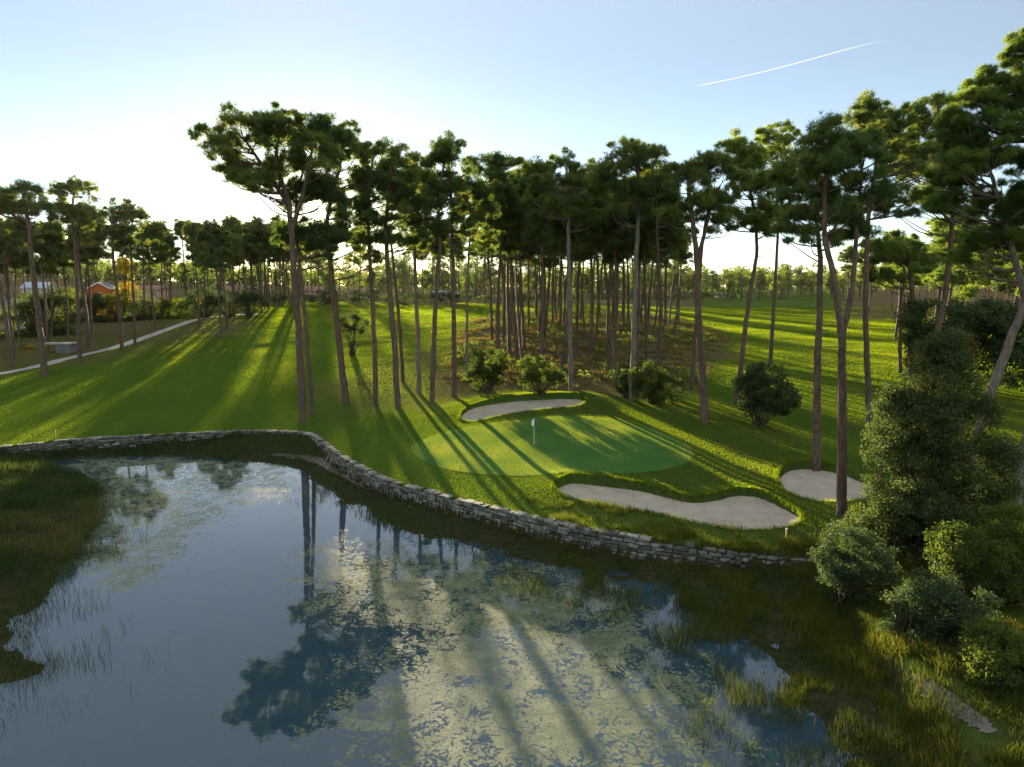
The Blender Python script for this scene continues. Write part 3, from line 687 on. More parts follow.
# open lanes: ground points that the photograph shows in sun; no wood tree may stand in the way of their light
_hs = SUN[:2] / np.linalg.norm(SUN[:2]); _tan = SUN[2] / np.linalg.norm(SUN[:2])
LANES = np.array([G(a, b) for a, b in [(70,420),(100,408),(130,395),(160,375),(195,345),(240,392),(262,364),(280,340),(15,398),
    (400,312),(450,310),(520,309),(482,328),(500,338),(470,335),(560,350),(600,395),
    (560,452),(535,440),(632,440),(670,456),(590,436),(486,445),(504,464),(610,450),(650,455),(700,468),(540,488),(730,475),(690,420),(780,335),(840,330),(800,395),(795,518),(870,620),(900,650),(940,700),
    (420,600),(480,620),(560,620),(600,650),(640,700),(450,720)]])
def clear(x, y, H_, spread, bare):
    q = np.array([x, y]) - LANES[:, :2]; al = q @ _hs; lat = np.abs(q[:, 0] * _hs[1] - q[:, 1] * _hs[0])
    zr = LANES[:, 2] + al * _tan - float(ground(x, y)); on = al > 0; wid = np.full(len(LANES), spread * .72); wid[-10:] = np.maximum(wid[-10:], 2.6)
    return not (on & ((lat < wid) & (zr > bare * H_ * .95) & (zr < H_))).any()
DIM = {}
def wood(pr, pts, label, group, smin=.85, smax=1.1):
    for (x, y) in pts:
        tm, cm = pr[int(R.integers(len(pr)))]
        root = thing('pine_tree', label, 'tree', (x, y, float(ground(x, y))), group)
        s = R.uniform(smin, smax); root.scale = (s * R.uniform(.9, 1.1), s * R.uniform(.9, 1.1), s); root.rotation_euler = (R.normal(0, .02), R.normal(0, .02), R.uniform(0, 6.28))
        for nm, me in (('trunk', tm), ('crown', cm)): obj(nm, me, root)

def scatter(n, fn, test, dmin, keep=()):
    out = list(keep); k = len(out); tries = 0
    while len(out) - k < n and tries < 30000:
        tries += 1; p = fn()
        if not test(*p): continue
        if all((p[0] - q[0]) ** 2 + (p[1] - q[1]) ** 2 > dmin * dmin for q in out): out.append(p)
    return out[k:]
def uy(u0, u1, y0, y1):
    def f():
        y = R.uniform(y0, y1); return (R.uniform(u0, u1) * y, y)
    return f
grove = scatter(64, uy(-.03, .235, 84, 188), lambda x, y: clear(x, y, 25.0, 3.6, 0.5) and (sdist(GROVE, np.array([x]), np.array([y]))[0] > .5), 3.4)
wood(PROTO, grove, 'slender dark pine standing in the shaded grove behind the green', 'pines of the shaded grove')
row = scatter(60, uy(-.86, -.34, 112, 250), lambda x, y: clear(x, y, 23.75, 3.42, 0.5) and (x / y < -.40 - (.12 if y < 135 else 0) or y > 168), 4.2)
wood(PROTO, row, 'pine with a dark crown in the row between the fairway and the houses', 'pines of the row by the houses', .85, 1.02)
shade = []
for a, b in [(330,426),(392,442),(350,384),(412,402),(205,421),(160,428),(250,425),(212,388),(445,430),(300,395)]:
    t = G(a, b); al = 150.0
    for _ in range(40):                    # step back along the light until a crown would stand in it
        q = t[:2] + _hs * al
        if t[2] + al * _tan - float(ground(q[0], q[1])) > 17.5: break
        al += 4
    if clear(q[0], q[1], 24, .9, .5) and all((q[0] - w_[0]) ** 2 + (q[1] - w_[1]) ** 2 > 9 for w_ in shade): shade.append((float(q[0]), float(q[1])))
wood(PROTO, shade, 'bushy gold lit pine at the back edge of the upper fairway', 'pines at the back of the upper fairway', .98, 1.06)
back = scatter(22, uy(-.35, -.02, 238, 325), lambda x, y: clear(x, y, 26, 1.7, 0.5) and (True), 3.6, shade)
wood(PROTO, back, 'bushy gold lit pine at the back edge of the upper fairway', 'pines at the back of the upper fairway', 1.05, 1.22)
back2 = scatter(24, uy(-.44, -.30, 150, 262), lambda x, y: clear(x, y, 25, 3.0, .5) and (y > 190 or x / y < -.385), 3.6)
wood(PROTO, back2, 'pine at the near end of the wood where the upper fairway meets the hedge', 'pines at the corner of the upper fairway', .8, 1.0)
far_b = scatter(74, uy(-.36, .24, 345, 430), lambda x, y: clear(x, y, 22.0, 4.4, 0.4) and (True), 5)
hillw = scatter(32, uy(-1.0, -.36, 262, 400), lambda x, y: clear(x, y, 17.6, 3.5200000000000005, 0.4) and (True), 8)
wood(PROTO_WIDE, hillw, 'hazy broad crowned pine on the hillside behind the houses', 'pines on the hillside behind the houses', .6, .9)
rightw = scatter(32, uy(.46, .8, 196, 270), lambda x, y: clear(x, y, 22.5, 3.24, 0.5) and (True), 4.2)
wood(PROTO, rightw, 'straight pine of the wood on the far side of the right fairway', 'pines across the right fairway', .78, .98)
rightc = scatter(30, uy(.53, .88, 104, 190), lambda x, y: clear(x, y, 22.0, 4.4, 0.4) and (True), 5)
wood(PROTO_WIDE, rightc, 'broad pale crowned pine behind the dark juniper', 'broad pines behind the juniper', .86, 1.08)
farm = scatter(44, uy(.16, .50, 335, 430), lambda x, y: clear(x, y, 17.0, 3.4, 0.35) and (True), 6)

# far wood reads as one mass
def far_wood(pts, h0, h1, name):
    V = []; T = []; tr = MB()
    for x, y in pts:
        z = float(ground(x, y)); h = R.uniform(h0, h1); sp_ = h * R.uniform(.15, .2)
        for i in range(9):
            th = R.uniform(0, 6.28); fz_ = (i + R.random()) / 9; c0 = np.array([x + math.cos(th) * sp_ * .6, y + math.sin(th) * sp_ * .6, z + h * (.42 + .52 * fz_)])
            m = 26; d = unit(m) * R.uniform(.3, 1, m)[:, None] ** .5
            V.append(c0 + d * np.array([sp_ * .55, sp_ * .55, h * .075])); T.append(np.clip(R.normal(.5, .2) + R.normal(0, .12, m), 0, 1))
        tr.tube([(x, y, z - .5), (x + R.normal(0, .3), y, z + h * .5), (x + R.normal(0, .5), y, z + h * .9)], [.33, .26, .08], 6)
    o = obj(name, tufts(np.concatenate(V), 8, .85, .22, .3, np.concatenate(T))); kind(o, 'stuff'); obj('far_trunks', tr.mesh('far_trunks', M_BARK, True), o)
far_wood(far_b, 18, 24, 'distant_pines'); far_wood(farm, 14, 19, 'distant_pines')
def mass(n, fn, hmin, hmax, name):
    V = []; T = []; tr = MB()
    for _ in range(n):
        x, y = fn(); z = float(ground(x, y)); h = R.uniform(hmin, hmax)
        m = 46; d = unit(m); q = R.uniform(.4, 1, m)[:, None]
        c = np.array([x, y, z + h * .56]) + d * q * np.array([h * .26, h * .26, h * .44])
        V.append(c); T.append(np.clip(R.normal(.5, .15) + R.normal(0, .12, m), 0, 1)); tr.tube([(x, y, z - .5), (x, y, z + h * .75)], [.3, .15], 5)
    me = tufts(np.concatenate(V), 7, 1.9, .75, .3, np.concatenate(T)); o = obj(name, me); kind(o, 'stuff')
    o2 = obj('far_trunks', tr.mesh('far_trunks', M_BARK, True), o)
mass(1050, lambda: (lambda y: (R.uniform(-1.0, 1.0) * y, y))(R.uniform(400, 800)), 13, 21, 'distant_woods')

# ------------------------------------------------------------------ bushes
def bush(name, label, blobs, Y, mat, nleaf, size, group=None, base=None, asp=.5, clump=.35, stem=.05, depth=.9, cat='bush', mat2=None):
    """blobs in photograph pixels at depth Y, turned into real ellipsoids"""
    bx = base if base else (blobs[0][0], 0)
    c0 = PY(bx[0], 300, Y); g = np.array([c0[0], Y, float(ground(c0[0], Y))])
    root = thing(name, label, cat, g, group); sc = Y / FPX
    cl = []; w = []
    ell = [(PY(cx, cy, Y + (d[0] if d else 0)) - g, np.array([rx * sc, rx * sc * depth, ry * sc])) for cx, cy, rx, ry, *d in blobs]
    for c, r in list(ell):
        for _ in range(5):
            d = unit(1)[0]; d[2] = abs(d[2]) * .9 - .1
            ell.append((c + d * r * R.uniform(.75, 1.15), r * R.uniform(.28, .5)))
    vols = np.array([r.prod() ** (2 / 3) for _, r in ell]); vols /= vols.sum()
    ncl = max(12, int(nleaf / 90))
    for (c, r), vv in zip(ell, vols):
        n = max(4, int(ncl * vv)); d = unit(n); q = R.uniform(.3, 1, n)[:, None] ** .45
        cl.append(c + d * r * q)
    cl = np.concatenate(cl); cl[:, 2] = np.maximum(cl[:, 2], .12)
    per = max(8, nleaf // len(cl)); d = unit(len(cl) * per); q = R.uniform(0, 1, len(d))[:, None] ** .5
    pts = np.repeat(cl, per, 0) + d * q * clump * np.array([1.1, 1.1, .8]); pts[:, 2] = np.maximum(pts[:, 2], .03)
    tint = np.clip(np.repeat(R.normal(.45, .16, len(cl)), per) + R.normal(0, .14, len(pts)), 0, 1)
    obj('foliage', leaves(pts, np.array([0, 0, .5]), size, mat, 'foliage', tint, asp), root)
    mb = MB()
    for c in cl[R.permutation(len(cl))[:min(len(cl), 34)]]:
        b = np.array([R.normal(0, .25), R.normal(0, .25), -.15]); mid = b * .4 + c * .5 + np.array([0, 0, -.05 * np.linalg.norm(c)])
        mb.tube(smooth_line([b, mid, c], 4), np.linspace(stem, .012, 9), 5)
    obj('branches', mb.mesh('branches', M_TWIG, True), root)
    return root

# by the grove and the fairway
def b_at(px, py): return G(px, py)[1]
bush('bush', 'dark round bush at the foot of the grove, nearest the sunlit slope', [(488,366,20,20),(480,376,15,12),(498,374,14,13)], b_at(488,391), M_LEAFM, 9000, .24, clump=.5)
bush('bush', 'lighter ragged bush at the foot of the grove behind the back bunker', [(540,372,17,17),(530,380,11,9),(552,380,12,9)], b_at(540,393), M_LEAFM, 7000, .24, clump=.5)
bush('bush', 'wide twin topped bush beside the tallest grey pine of the grove', [(652,376,18,16),(668,384,16,16),(645,388,13,11),(662,396,16,9)], b_at(660,403), M_LEAFM, 11000, .24, clump=.5)
bush('bush', 'small dark bush left of the tallest grey pine of the grove', [(628,380,9,10),(624,388,7,6)], b_at(626,398), M_LEAFD, 3000, .24, clump=.4)
bush('bush', 'dark evergreen bush standing alone on the turf before the right fairway', [(766,376,18,14),(770,395,26,20),(758,400,18,16),(782,404,16,14)], b_at(768,426), M_LEAFD, 16000, .23, clump=.5)
bush('bush', 'small drooping dark bush on the brow between the slanting pine and thin pine', [(350,320,11,7),(360,326,8,7),(346,329,8,7),(354,331,8,5)], 112, M_LEAFD, 4200, .26, clump=.55, base=(350, 330))
# juniper mass beyond the big bush
bush('juniper_bush', 'wide dark juniper below the broad pines at the edge of the right fairway', [(940,320,32,20),(985,322,34,22),(1025,330,32,28),(925,345,22,20),(970,352,36,20),(1015,365,30,22)], 74, M_LEAFD, 34000, .34, clump=.8, stem=.09)
# near bank
bush('bush', 'big dark bush with reddish top leaves at the end of the stone wall', [(915,430,48,46),(940,388,36,38),(902,470,40,48),(940,500,56,58),(902,540,46,46),(985,475,34,42),(950,352,20,24),(897,412,20,26),(975,415,22,28)], 31.5, M_LEAFD, 120000, .13, clump=.40, stem=.07, base=(915, 0))
bush('bush', 'rusty leaved sapling rising out of the big dark bush', [(945,360,18,24),(925,372,16,18),(962,350,12,16),(940,395,24,22)], 33.5, M_RUST, 9000, .13, clump=.3, base=(942, 0))
bush('bush', 'grey green bush with glossy leaves at the foot of the big dark bush', [(850,555,32,36),(872,588,34,36),(836,575,20,24),(895,615,34,28)], 28.0, M_LEAFG, 26000, .11, clump=.3, base=(862, 0))
bush('bush', 'pale grey green bush sprawling on the near bank beside bare soil', [(930,605,36,34),(905,630,26,28),(965,620,36,36),(945,655,40,30)], 24.0, M_LEAFG, 26000, .10, clump=.28, base=(930, 0))
bush('bush', 'dark green bush filling the bank behind the pale sprawling bush', [(990,560,44,44),(1030,540,40,50),(960,555,28,30),(1015,600,40,36)], 27.0, M_LEAFM, 48000, .11, clump=.3, base=(1000, 0))
bush('bush', 'mid green bush at the lowest corner of the near bank', [(1000,660,36,36),(1030,690,30,40),(985,690,22,24),(1024,740,22,32)], 21.0, M_LEAFM, 38000, .095, clump=.26, base=(1010, 0))
# gardens in front of the houses
gd = [(92,302,9,9,'dark'),(113,300,8,9,'green'),(10,318,18,10,'green'),(20,352,26,20,'green'),(52,330,22,22,'olive'),(70,322,16,20,'olive'),(100,318,20,16,'dark'),(118,330,18,18,'dark'),(150,320,20,18,'dark'),(172,308,14,14,'green'),(205,300,18,12,'dark'),(228,298,20,10,'dark'),(248,300,16,10,'dark'),(30,308,14,16,'green'),(48,300,15,10,'dark'),(70,300,12,12,'olive'),(140,305,14,14,'dark')]
for i, (a, b, rx, ry, kd) in enumerate(gd):
    lab = {'green': 'mid green garden shrub among those below the houses', 'olive': 'olive garden shrub among those below the houses', 'dark': 'dark garden shrub among those below the houses'}[kd]
    Yb = 150 if a < 60 else 175
    bush('shrub', lab, [(a, b, rx, ry), (a + rx * .5, b + ry * .3, rx * .6, ry * .7), (a - rx * .5, b + ry * .3, rx * .6, ry * .7)], Yb, {'green': M_LEAFM, 'olive': M_LEAFM, 'dark': M_LEAFD}[kd], 3500, .38, group=kd + ' garden shrubs below the houses', clump=1.1, stem=.08, cat='shrub')
bush('broadleaf_tree', 'bright yellow leaved tree beside the orange house', [(124,276,7,12),(127,292,9,11),(121,300,7,9),(126,266,4,7)], 178, M_LEAFY, 3200, .34, clump=1.2, stem=.12, cat='tree')
bush('shrub', 'small bright yellow shrub on the lawn before the utility hut', [(29,351,5,6)], 128, M_LEAFY, 900, .22, clump=.5, cat='shrub')
bush('shrub', 'golden shrub in front of the orange house', [(110,312,9,7),(117,306,6,6)], 170, M_LEAFY, 1600, .3, clump=.7, cat='shrub')
bush('hedge', 'long dark hedge at the back edge of the upper fairway', [(x, 300 + R.normal(0, 1.2), 14, 6) for x in range(255, 520, 16)], 250, M_LEAFD, 16000, .5, clump=1.0, stem=.06, cat='hedge', base=(390, 0))

bush('hedge', 'low dark scrub line in front of the far wood, seen between the pine trunks', [(x, 297 + R.normal(0, 1.5), 14, 7) for x in range(225, 740, 15)], 338, M_LEAFD, 20000, .7, clump=1.4, stem=.06, cat='hedge', base=(480, 0))

# ------------------------------------------------------------------ grass, sedge and reeds
def blades(pts, h, w, mat, name, tint, lean=.35):
    n = len(pts); th = R.uniform(0, 6.28, n); ld = np.stack([np.cos(th), np.sin(th), np.zeros(n)], 1)
    hh = (h * R.uniform(.55, 1.35, n))[:, None]; a = R.uniform(0, 6.28, n); sd = np.stack([np.cos(a), np.sin(a), np.zeros(n)], 1) * (w * R.uniform(.6, 1.3, n))[:, None] / 2
    l = ld * hh * (lean * R.uniform(.2, 1.4, n))[:, None]; up = np.array([0, 0, 1.0])
    v = np.stack([pts - sd, pts + sd, pts + l * .35 + up * hh * .55 + sd * .7, pts + l * .35 + up * hh * .55 - sd * .7, pts + l + up * hh * .95], 1).reshape(-1, 3)
    i = np.arange(n)[:, None] * 5
    f = np.concatenate([i + np.array([0, 1, 2]), i + np.array([0, 2, 3]), i + np.array([3, 2, 4])], 0)
    return mesh_np(name, v, f, mat, False, {'tint': np.clip(np.repeat(tint, 5), 0, 1)})
def field(n, x0, x1, y0, y1, accept):
    x = R.uniform(x0, x1, n); y = R.uniform(y0, y1, n); k = accept(x, y) > R.random(n); return x[k], y[k]

def marsh_acc(x, y):
    s = sdist(LOW, x, y); dw = sdist(WATER, x, y); nz = fbm(x * .35, y * .35, 3)
    a = sstep(.15, .5, s) * sstep(.7, -.3, dw + (nz - .5) * 2.2); u = x / np.maximum(y, 5)
    return a * sstep(.25, .5, nz + .15) * (u < .62)
x, y = field(330000, -62, 16, 22, 62, marsh_acc); z = ground(x, y); nz = fbm(x * .25 + 3, y * .25, 3)
hgt = .16 + .22 * sstep(.4, .7, nz) + (.06 + .42 * sstep(.45, .7, fbm(x * .5 + 20, y * .5, 2))) * (x < -22)
me = blades(np.column_stack([x, y, np.maximum(z, -.05) - .02]), hgt, .030, M_MARSH, 'marsh_grass', np.clip(R.normal(.36, .15, len(x)) + (nz - .5) * .8 + (x < -22) * (fbm(x * .22 + 50, y * .22, 3) - .47) * 1.8, 0, 1))
kind(obj('marsh_grass', me), 'stuff')

def reed_acc(x, y):
    dw = sdist(WATER, x, y); nz = fbm(x * .8 + 40, y * .8, 3); nl = fbm(x * .2 + 4, y * .2 + 8, 2)
    right = sstep(-8.5, -4, -np.abs(dw - .2)) * sstep(-2, 4, x) * sstep(5.2, 1.0, dw)
    return right * sstep(.47, .66, nz) * sstep(.36, .52, nl + .06)
x, y = field(420000, -4, 22, 10, 46, reed_acc); z = ground(x, y); nz = fbm(x * .5 + 3, y * .5, 3)
me = blades(np.column_stack([x, y, np.maximum(z, -.3) - .02]), .19 + .20 * sstep(.4, .7, nz) + np.maximum(0, -z), .019, M_REED, 'reeds', np.clip(R.normal(.28, .2, len(x)) + (nz - .5) * .6, 0, 1), .4)
kind(obj('reeds', me), 'stuff')

def bank_acc(x, y):
    s = sdist(LOW, x, y); dw = sdist(WATER, x, y); nz = fbm(x * .6 + 60, y * .6, 3)
    return sstep(7, 4.5, -s) * sstep(-1.2, -3, dw) * sstep(.30, .55, nz) * (y < 33)
x, y = field(260000, 6, 26, 8, 34, bank_acc); z = ground(x, y); nz = fbm(x * .5 + 30, y * .5, 3)
me = blades(np.column_stack([x, y, z - .02]), .22 + .25 * sstep(.4, .7, nz), .022, M_REED, 'bank_grass', np.clip(R.normal(.25, .17, len(x)) + (nz - .5) * .9, 0, 1), .5)
kind(obj('bank_grass', me), 'stuff')

# sparse stalks standing in the water off the left marsh
def st_acc(x, y):
    dw = sdist(WATER, x, y); return (sstep(4.5, .6, dw) * sstep(.42, .6, fbm(x * .7 + 5, y * .7, 3)) * .4 + sstep(1.3, .0, dw) * .8) * (dw > -.9) * (x < -12) * (y < 47)
x, y = field(110000, -45, -12, 18, 47, st_acc)
me = blades(np.column_stack([x, y, np.full(len(x), -.3)]), R.uniform(.45, .9, len(x)), .020, M_MARSH, 'marsh_stalks', np.clip(R.normal(.6, .2, len(x)), 0, 1), .4)
kind(obj('marsh_stalks', me), 'stuff')

# turf fringe along the wall top, bunker rims and the rough around them
def rough_acc(x, y):
    s = sdist(LOW, x, y); b = np.max([sdist(q, x, y) for q in BUNK], 0); g = sdist(GREEN, x, y)
    nz = fbm(x * .5, y * .5, 3); a = sstep(1.8, .3, -s) * .9
    a = np.maximum(a, sstep(-1.6, -.1, b)); a = np.maximum(a, .45 * sstep(.42, .6, nz) * (x > -3))
    return a * (s < -.02) * (b < .04) * (g < -.5)
x, y = field(300000, -30, 22, 28, 76, rough_acc); z = ground(x, y)
me = blades(np.column_stack([x, y, z - .01]), .052 + 0 * x, .026, M_TURFB, 'rough_grass', np.clip(R.normal(.35, .2, len(x)), 0, 1), .6)
kind(obj('rough_grass', me), 'stuff')
x, y = field(420000, -8, 22, 34, 76, lambda x, y: sstep(-.34, -.04, np.max([sdist(q, x, y) for q in BUNK], 0)) * (np.max([sdist(q, x, y) for q in BUNK], 0) < .10))
me = blades(np.column_stack([x, y, ground(x, y) - .01 + .10 * (np.max([sdist(q, x, y) for q in BUNK], 0) > .02)]), np.full(len(x), .15), .030, M_TURFB, 'bunker_fringe', np.clip(R.normal(.22, .2, len(x)), 0, 1), .9)
kind(obj('bunker_fringe', me), 'stuff')

# the mown turf itself: short upright blades, sparser and broader with distance
def spears(pts, h, w, mat, name, tint, lean=.35):
    n = len(pts); a = R.uniform(0, 6.28, n); sd = np.stack([np.cos(a), np.sin(a), np.zeros(n)], 1) * (w * R.uniform(.6, 1.4, n))[:, None] / 2
    th = R.uniform(0, 6.28, n); l = np.stack([np.cos(th) * lean, np.sin(th) * lean, np.ones(n)], 1) * (h * R.uniform(.6, 1.3, n))[:, None]
    v = np.stack([pts - sd, pts + sd, pts + l], 1).reshape(-1, 3)
    return mesh_np(name, v, np.arange(len(v)).reshape(-1, 3), mat, False, {'tint': np.clip(np.repeat(tint, 3), 0, 1)})
PX = []; PH = []; PW = []; PT = []
for (n, u0, u1, y0, y1, h, w_) in ((640000, -1.0, .80, 30, 78, .046, .045), (650000, -.80, .78, 78, 150, .064, .085), (680000, -.5, .62, 150, 270, .092, .16)):
    y = np.sqrt(R.uniform(y0 * y0, y1 * y1, n)); x = R.uniform(u0, u1, n) * y
    cv = cover(x, y, np.ones(n)); keep = R.random(n) > np.maximum(cv[:, 0] * .85, cv[:, 2])
    if y0 < 80:
        keep &= (np.max([sdist(q, x, y) for q in BUNK], 0) < 0) & (sdist(GREEN, x, y) < R.exponential(.10, n))
    x, y = x[keep], y[keep]; nz = fbm(x * .12, y * .12, 3)
    band = np.sin((x * .9 + y * .42) * .55 + nz * 3)
    PX.append(np.column_stack([x, y, ground(x, y) - .008])); PH.append(np.full(len(x), h) * (1 + cv[keep, 1] * .6)); PW.append(np.full(len(x), w_))
    PT.append(R.normal(.38, .08, len(x)) + (nz - .5) * .5 + band * .17)
kind(obj('mown_grass', spears(np.concatenate(PX), np.concatenate(PH), np.concatenate(PW), M_TURFB, 'mown_grass', np.concatenate(PT))), 'stuff')
n = 420000; x = R.uniform(GREEN[:, 0].min(), GREEN[:, 0].max(), n); y = R.uniform(GREEN[:, 1].min(), GREEN[:, 1].max(), n); k = sdist(GREEN, x, y) > 0; x, y = x[k], y[k]
kind(obj('green_grass', spears(np.column_stack([x, y, ground(x, y) + .018]), np.full(len(x), .024), np.full(len(x), .028), M_GREENB, 'green_grass', R.normal(.45, .10, len(x)) + .9 * (fbm(x * .35, y * .35, 4) - .5) + .2 * np.sin((x * .8 - y * .5) * 1.6))), 'stuff')

# dry tussocks on the pine straw slope
def tus_acc(x, y): return sstep(-2, 1, sdist(GROVE, x, y)) * sstep(.5, .62, fbm(x * .45, y * .45, 3))
x, y = field(240000, -12, 48, 80, 200, tus_acc); z = ground(x, y); nz = fbm(x * .3 + 77, y * .3, 2)
me = blades(np.column_stack([x, y, z - .02]), .38 + 0 * x, .07, M_STRAW, 'dry_tussocks', np.clip(R.normal(.4, .2, len(x)) - (nz > .52) * .35, 0, 1), .6)
kind(obj('dry_tussocks', me), 'stuff')
# low scrub in the grove
x, y = field(5200, -12, 48, 84, 200, lambda x, y: sstep(0, 2, sdist(GROVE, x, y)) * sstep(.55, .68, fbm(x * .22 + 11, y * .22, 3)))
z = ground(x, y); c = np.repeat(np.column_stack([x, y, z + .35]), 14, 0); c = c + R.normal(0, .38, c.shape) * np.array([1, 1, .6])
kind(obj('undergrowth', leaves(c, np.array([0, 0, .6]), .32, M_LEAFM, 'undergrowth', np.clip(R.normal(.4, .2, len(c)), 0, 1), .5)), 'stuff')

# ------------------------------------------------------------------ flag, stakes
def simple(name, color, rough=.6): return princ(name, color, rough, None, 0, .05, 4)
M_WHITE = simple('white_paint', (.8, .8, .78)); M_YEL = simple('yellow_paint', (.65, .5, .12)); M_DARK = simple('dark_hole', (.02, .02, .02))
g = G(534, 446)
fl = thing('golf_flag', 'white flag hanging on a thin pole in the hole of the putting green', 'flag', g + np.array([0, 0, .03]))
mb = MB(); mb.tube([(0, 0, -.1), (0, 0, 1.0), (0, 0, 2.15)], [.016, .015, .013], 8); obj('pole', mb.mesh('pole', M_WHITE, True), fl)
nu, nv = 8, 12; v = []
for j in range(nv):
    for i in range(nu):
        a, b = i / (nu - 1), j / (nv - 1); w = .30 * (1 - .45 * b)
        v.append((-a * w * (.55 + .25 * b) - .016, .07 * math.sin(a * 6 + b * 2) * a, 2.12 - b * .52 - a * .22 * (1 - b * .3)))
f = [[j * nu + i, j * nu + i + 1, (j + 1) * nu + i + 1, (j + 1) * nu + i] for j in range(nv - 1) for i in range(nu - 1)]
fo = obj('flag', mesh_np('flag', v, f, M_WHITE, True), fl); sm = fo.modifiers.new('cloth', 'SOLIDIFY'); sm.thickness = .008
mb = MB(); mb.tube([(0, 0, .40), (0, 0, .46), (0, 0, .52)], [.02, .045, .02], 10); obj('marker_band', mb.mesh('marker_band', M_YEL, True), fl)
mb = MB(); mb.tube([(0, 0, .0), (0, 0, .012)], [.054, .054], 16); mb.tube([(0, 0, .011), (0, 0, .012)], [.054, .002], 16); obj('cup', mb.mesh('cup', M_DARK, True), fl)
for px, py, lab in ((786, 541, 'short yellow stake on the turf at the end of the stone wall'), (56, 438, 'short thin stake on the turf above the wall beside the marsh')):
    g = G(px, py); st = thing('marker_stake', lab, 'stake', g)
    mb = MB(); mb.box((0, 0, .28), (.07, .07, .62)); obj('post', mb.mesh('post', M_YEL), st)
    mb = MB(); mb.box((0, 0, .61), (.085, .085, .05)); obj('post_cap', mb.mesh('post_cap', M_WHITE), st)

# ------------------------------------------------------------------ houses among the trees
M_ORANGE = princ('orange_render', (.55, .15, .045), .85, 20, .2, .1, .8); M_TRIM = simple('white_trim', (.78, .78, .76))
M_ROOFG = princ('grey_roof_tiles', (.16, .16, .17), .85, 6, .5, .2, 3); M_ROOFR = princ('red_roof_tiles', (.22, .13, .09), .85, 6, .5, .2, 3)
M_CREAM = princ('cream_render', (.42, .37, .30), .85, 20, .2, .08, .8); M_WHITEW = princ('white_render', (.36, .345, .32), .85, 20, .2, .06, .8)
M_PINK = princ('pink_render', (.58, .36, .28), .85, 20, .2, .08, .8); M_CONC = princ('concrete', (.19, .185, .17), .9, 10, .3, .15, 2)
M_BLUE = princ('blue_grey_roof', (.30, .36, .42), .6, 6, .3, .15, 2)
def glass():
    m, nt, out = newmat('window_glass'); b = N(nt, 'ShaderNodeBsdfPrincipled', Roughness=.05); b.inputs['Base Color'].default_value = (.05, .06, .07, 1); L(nt, b.outputs[0], out.inputs[0]); return m
M_GLASS = glass()

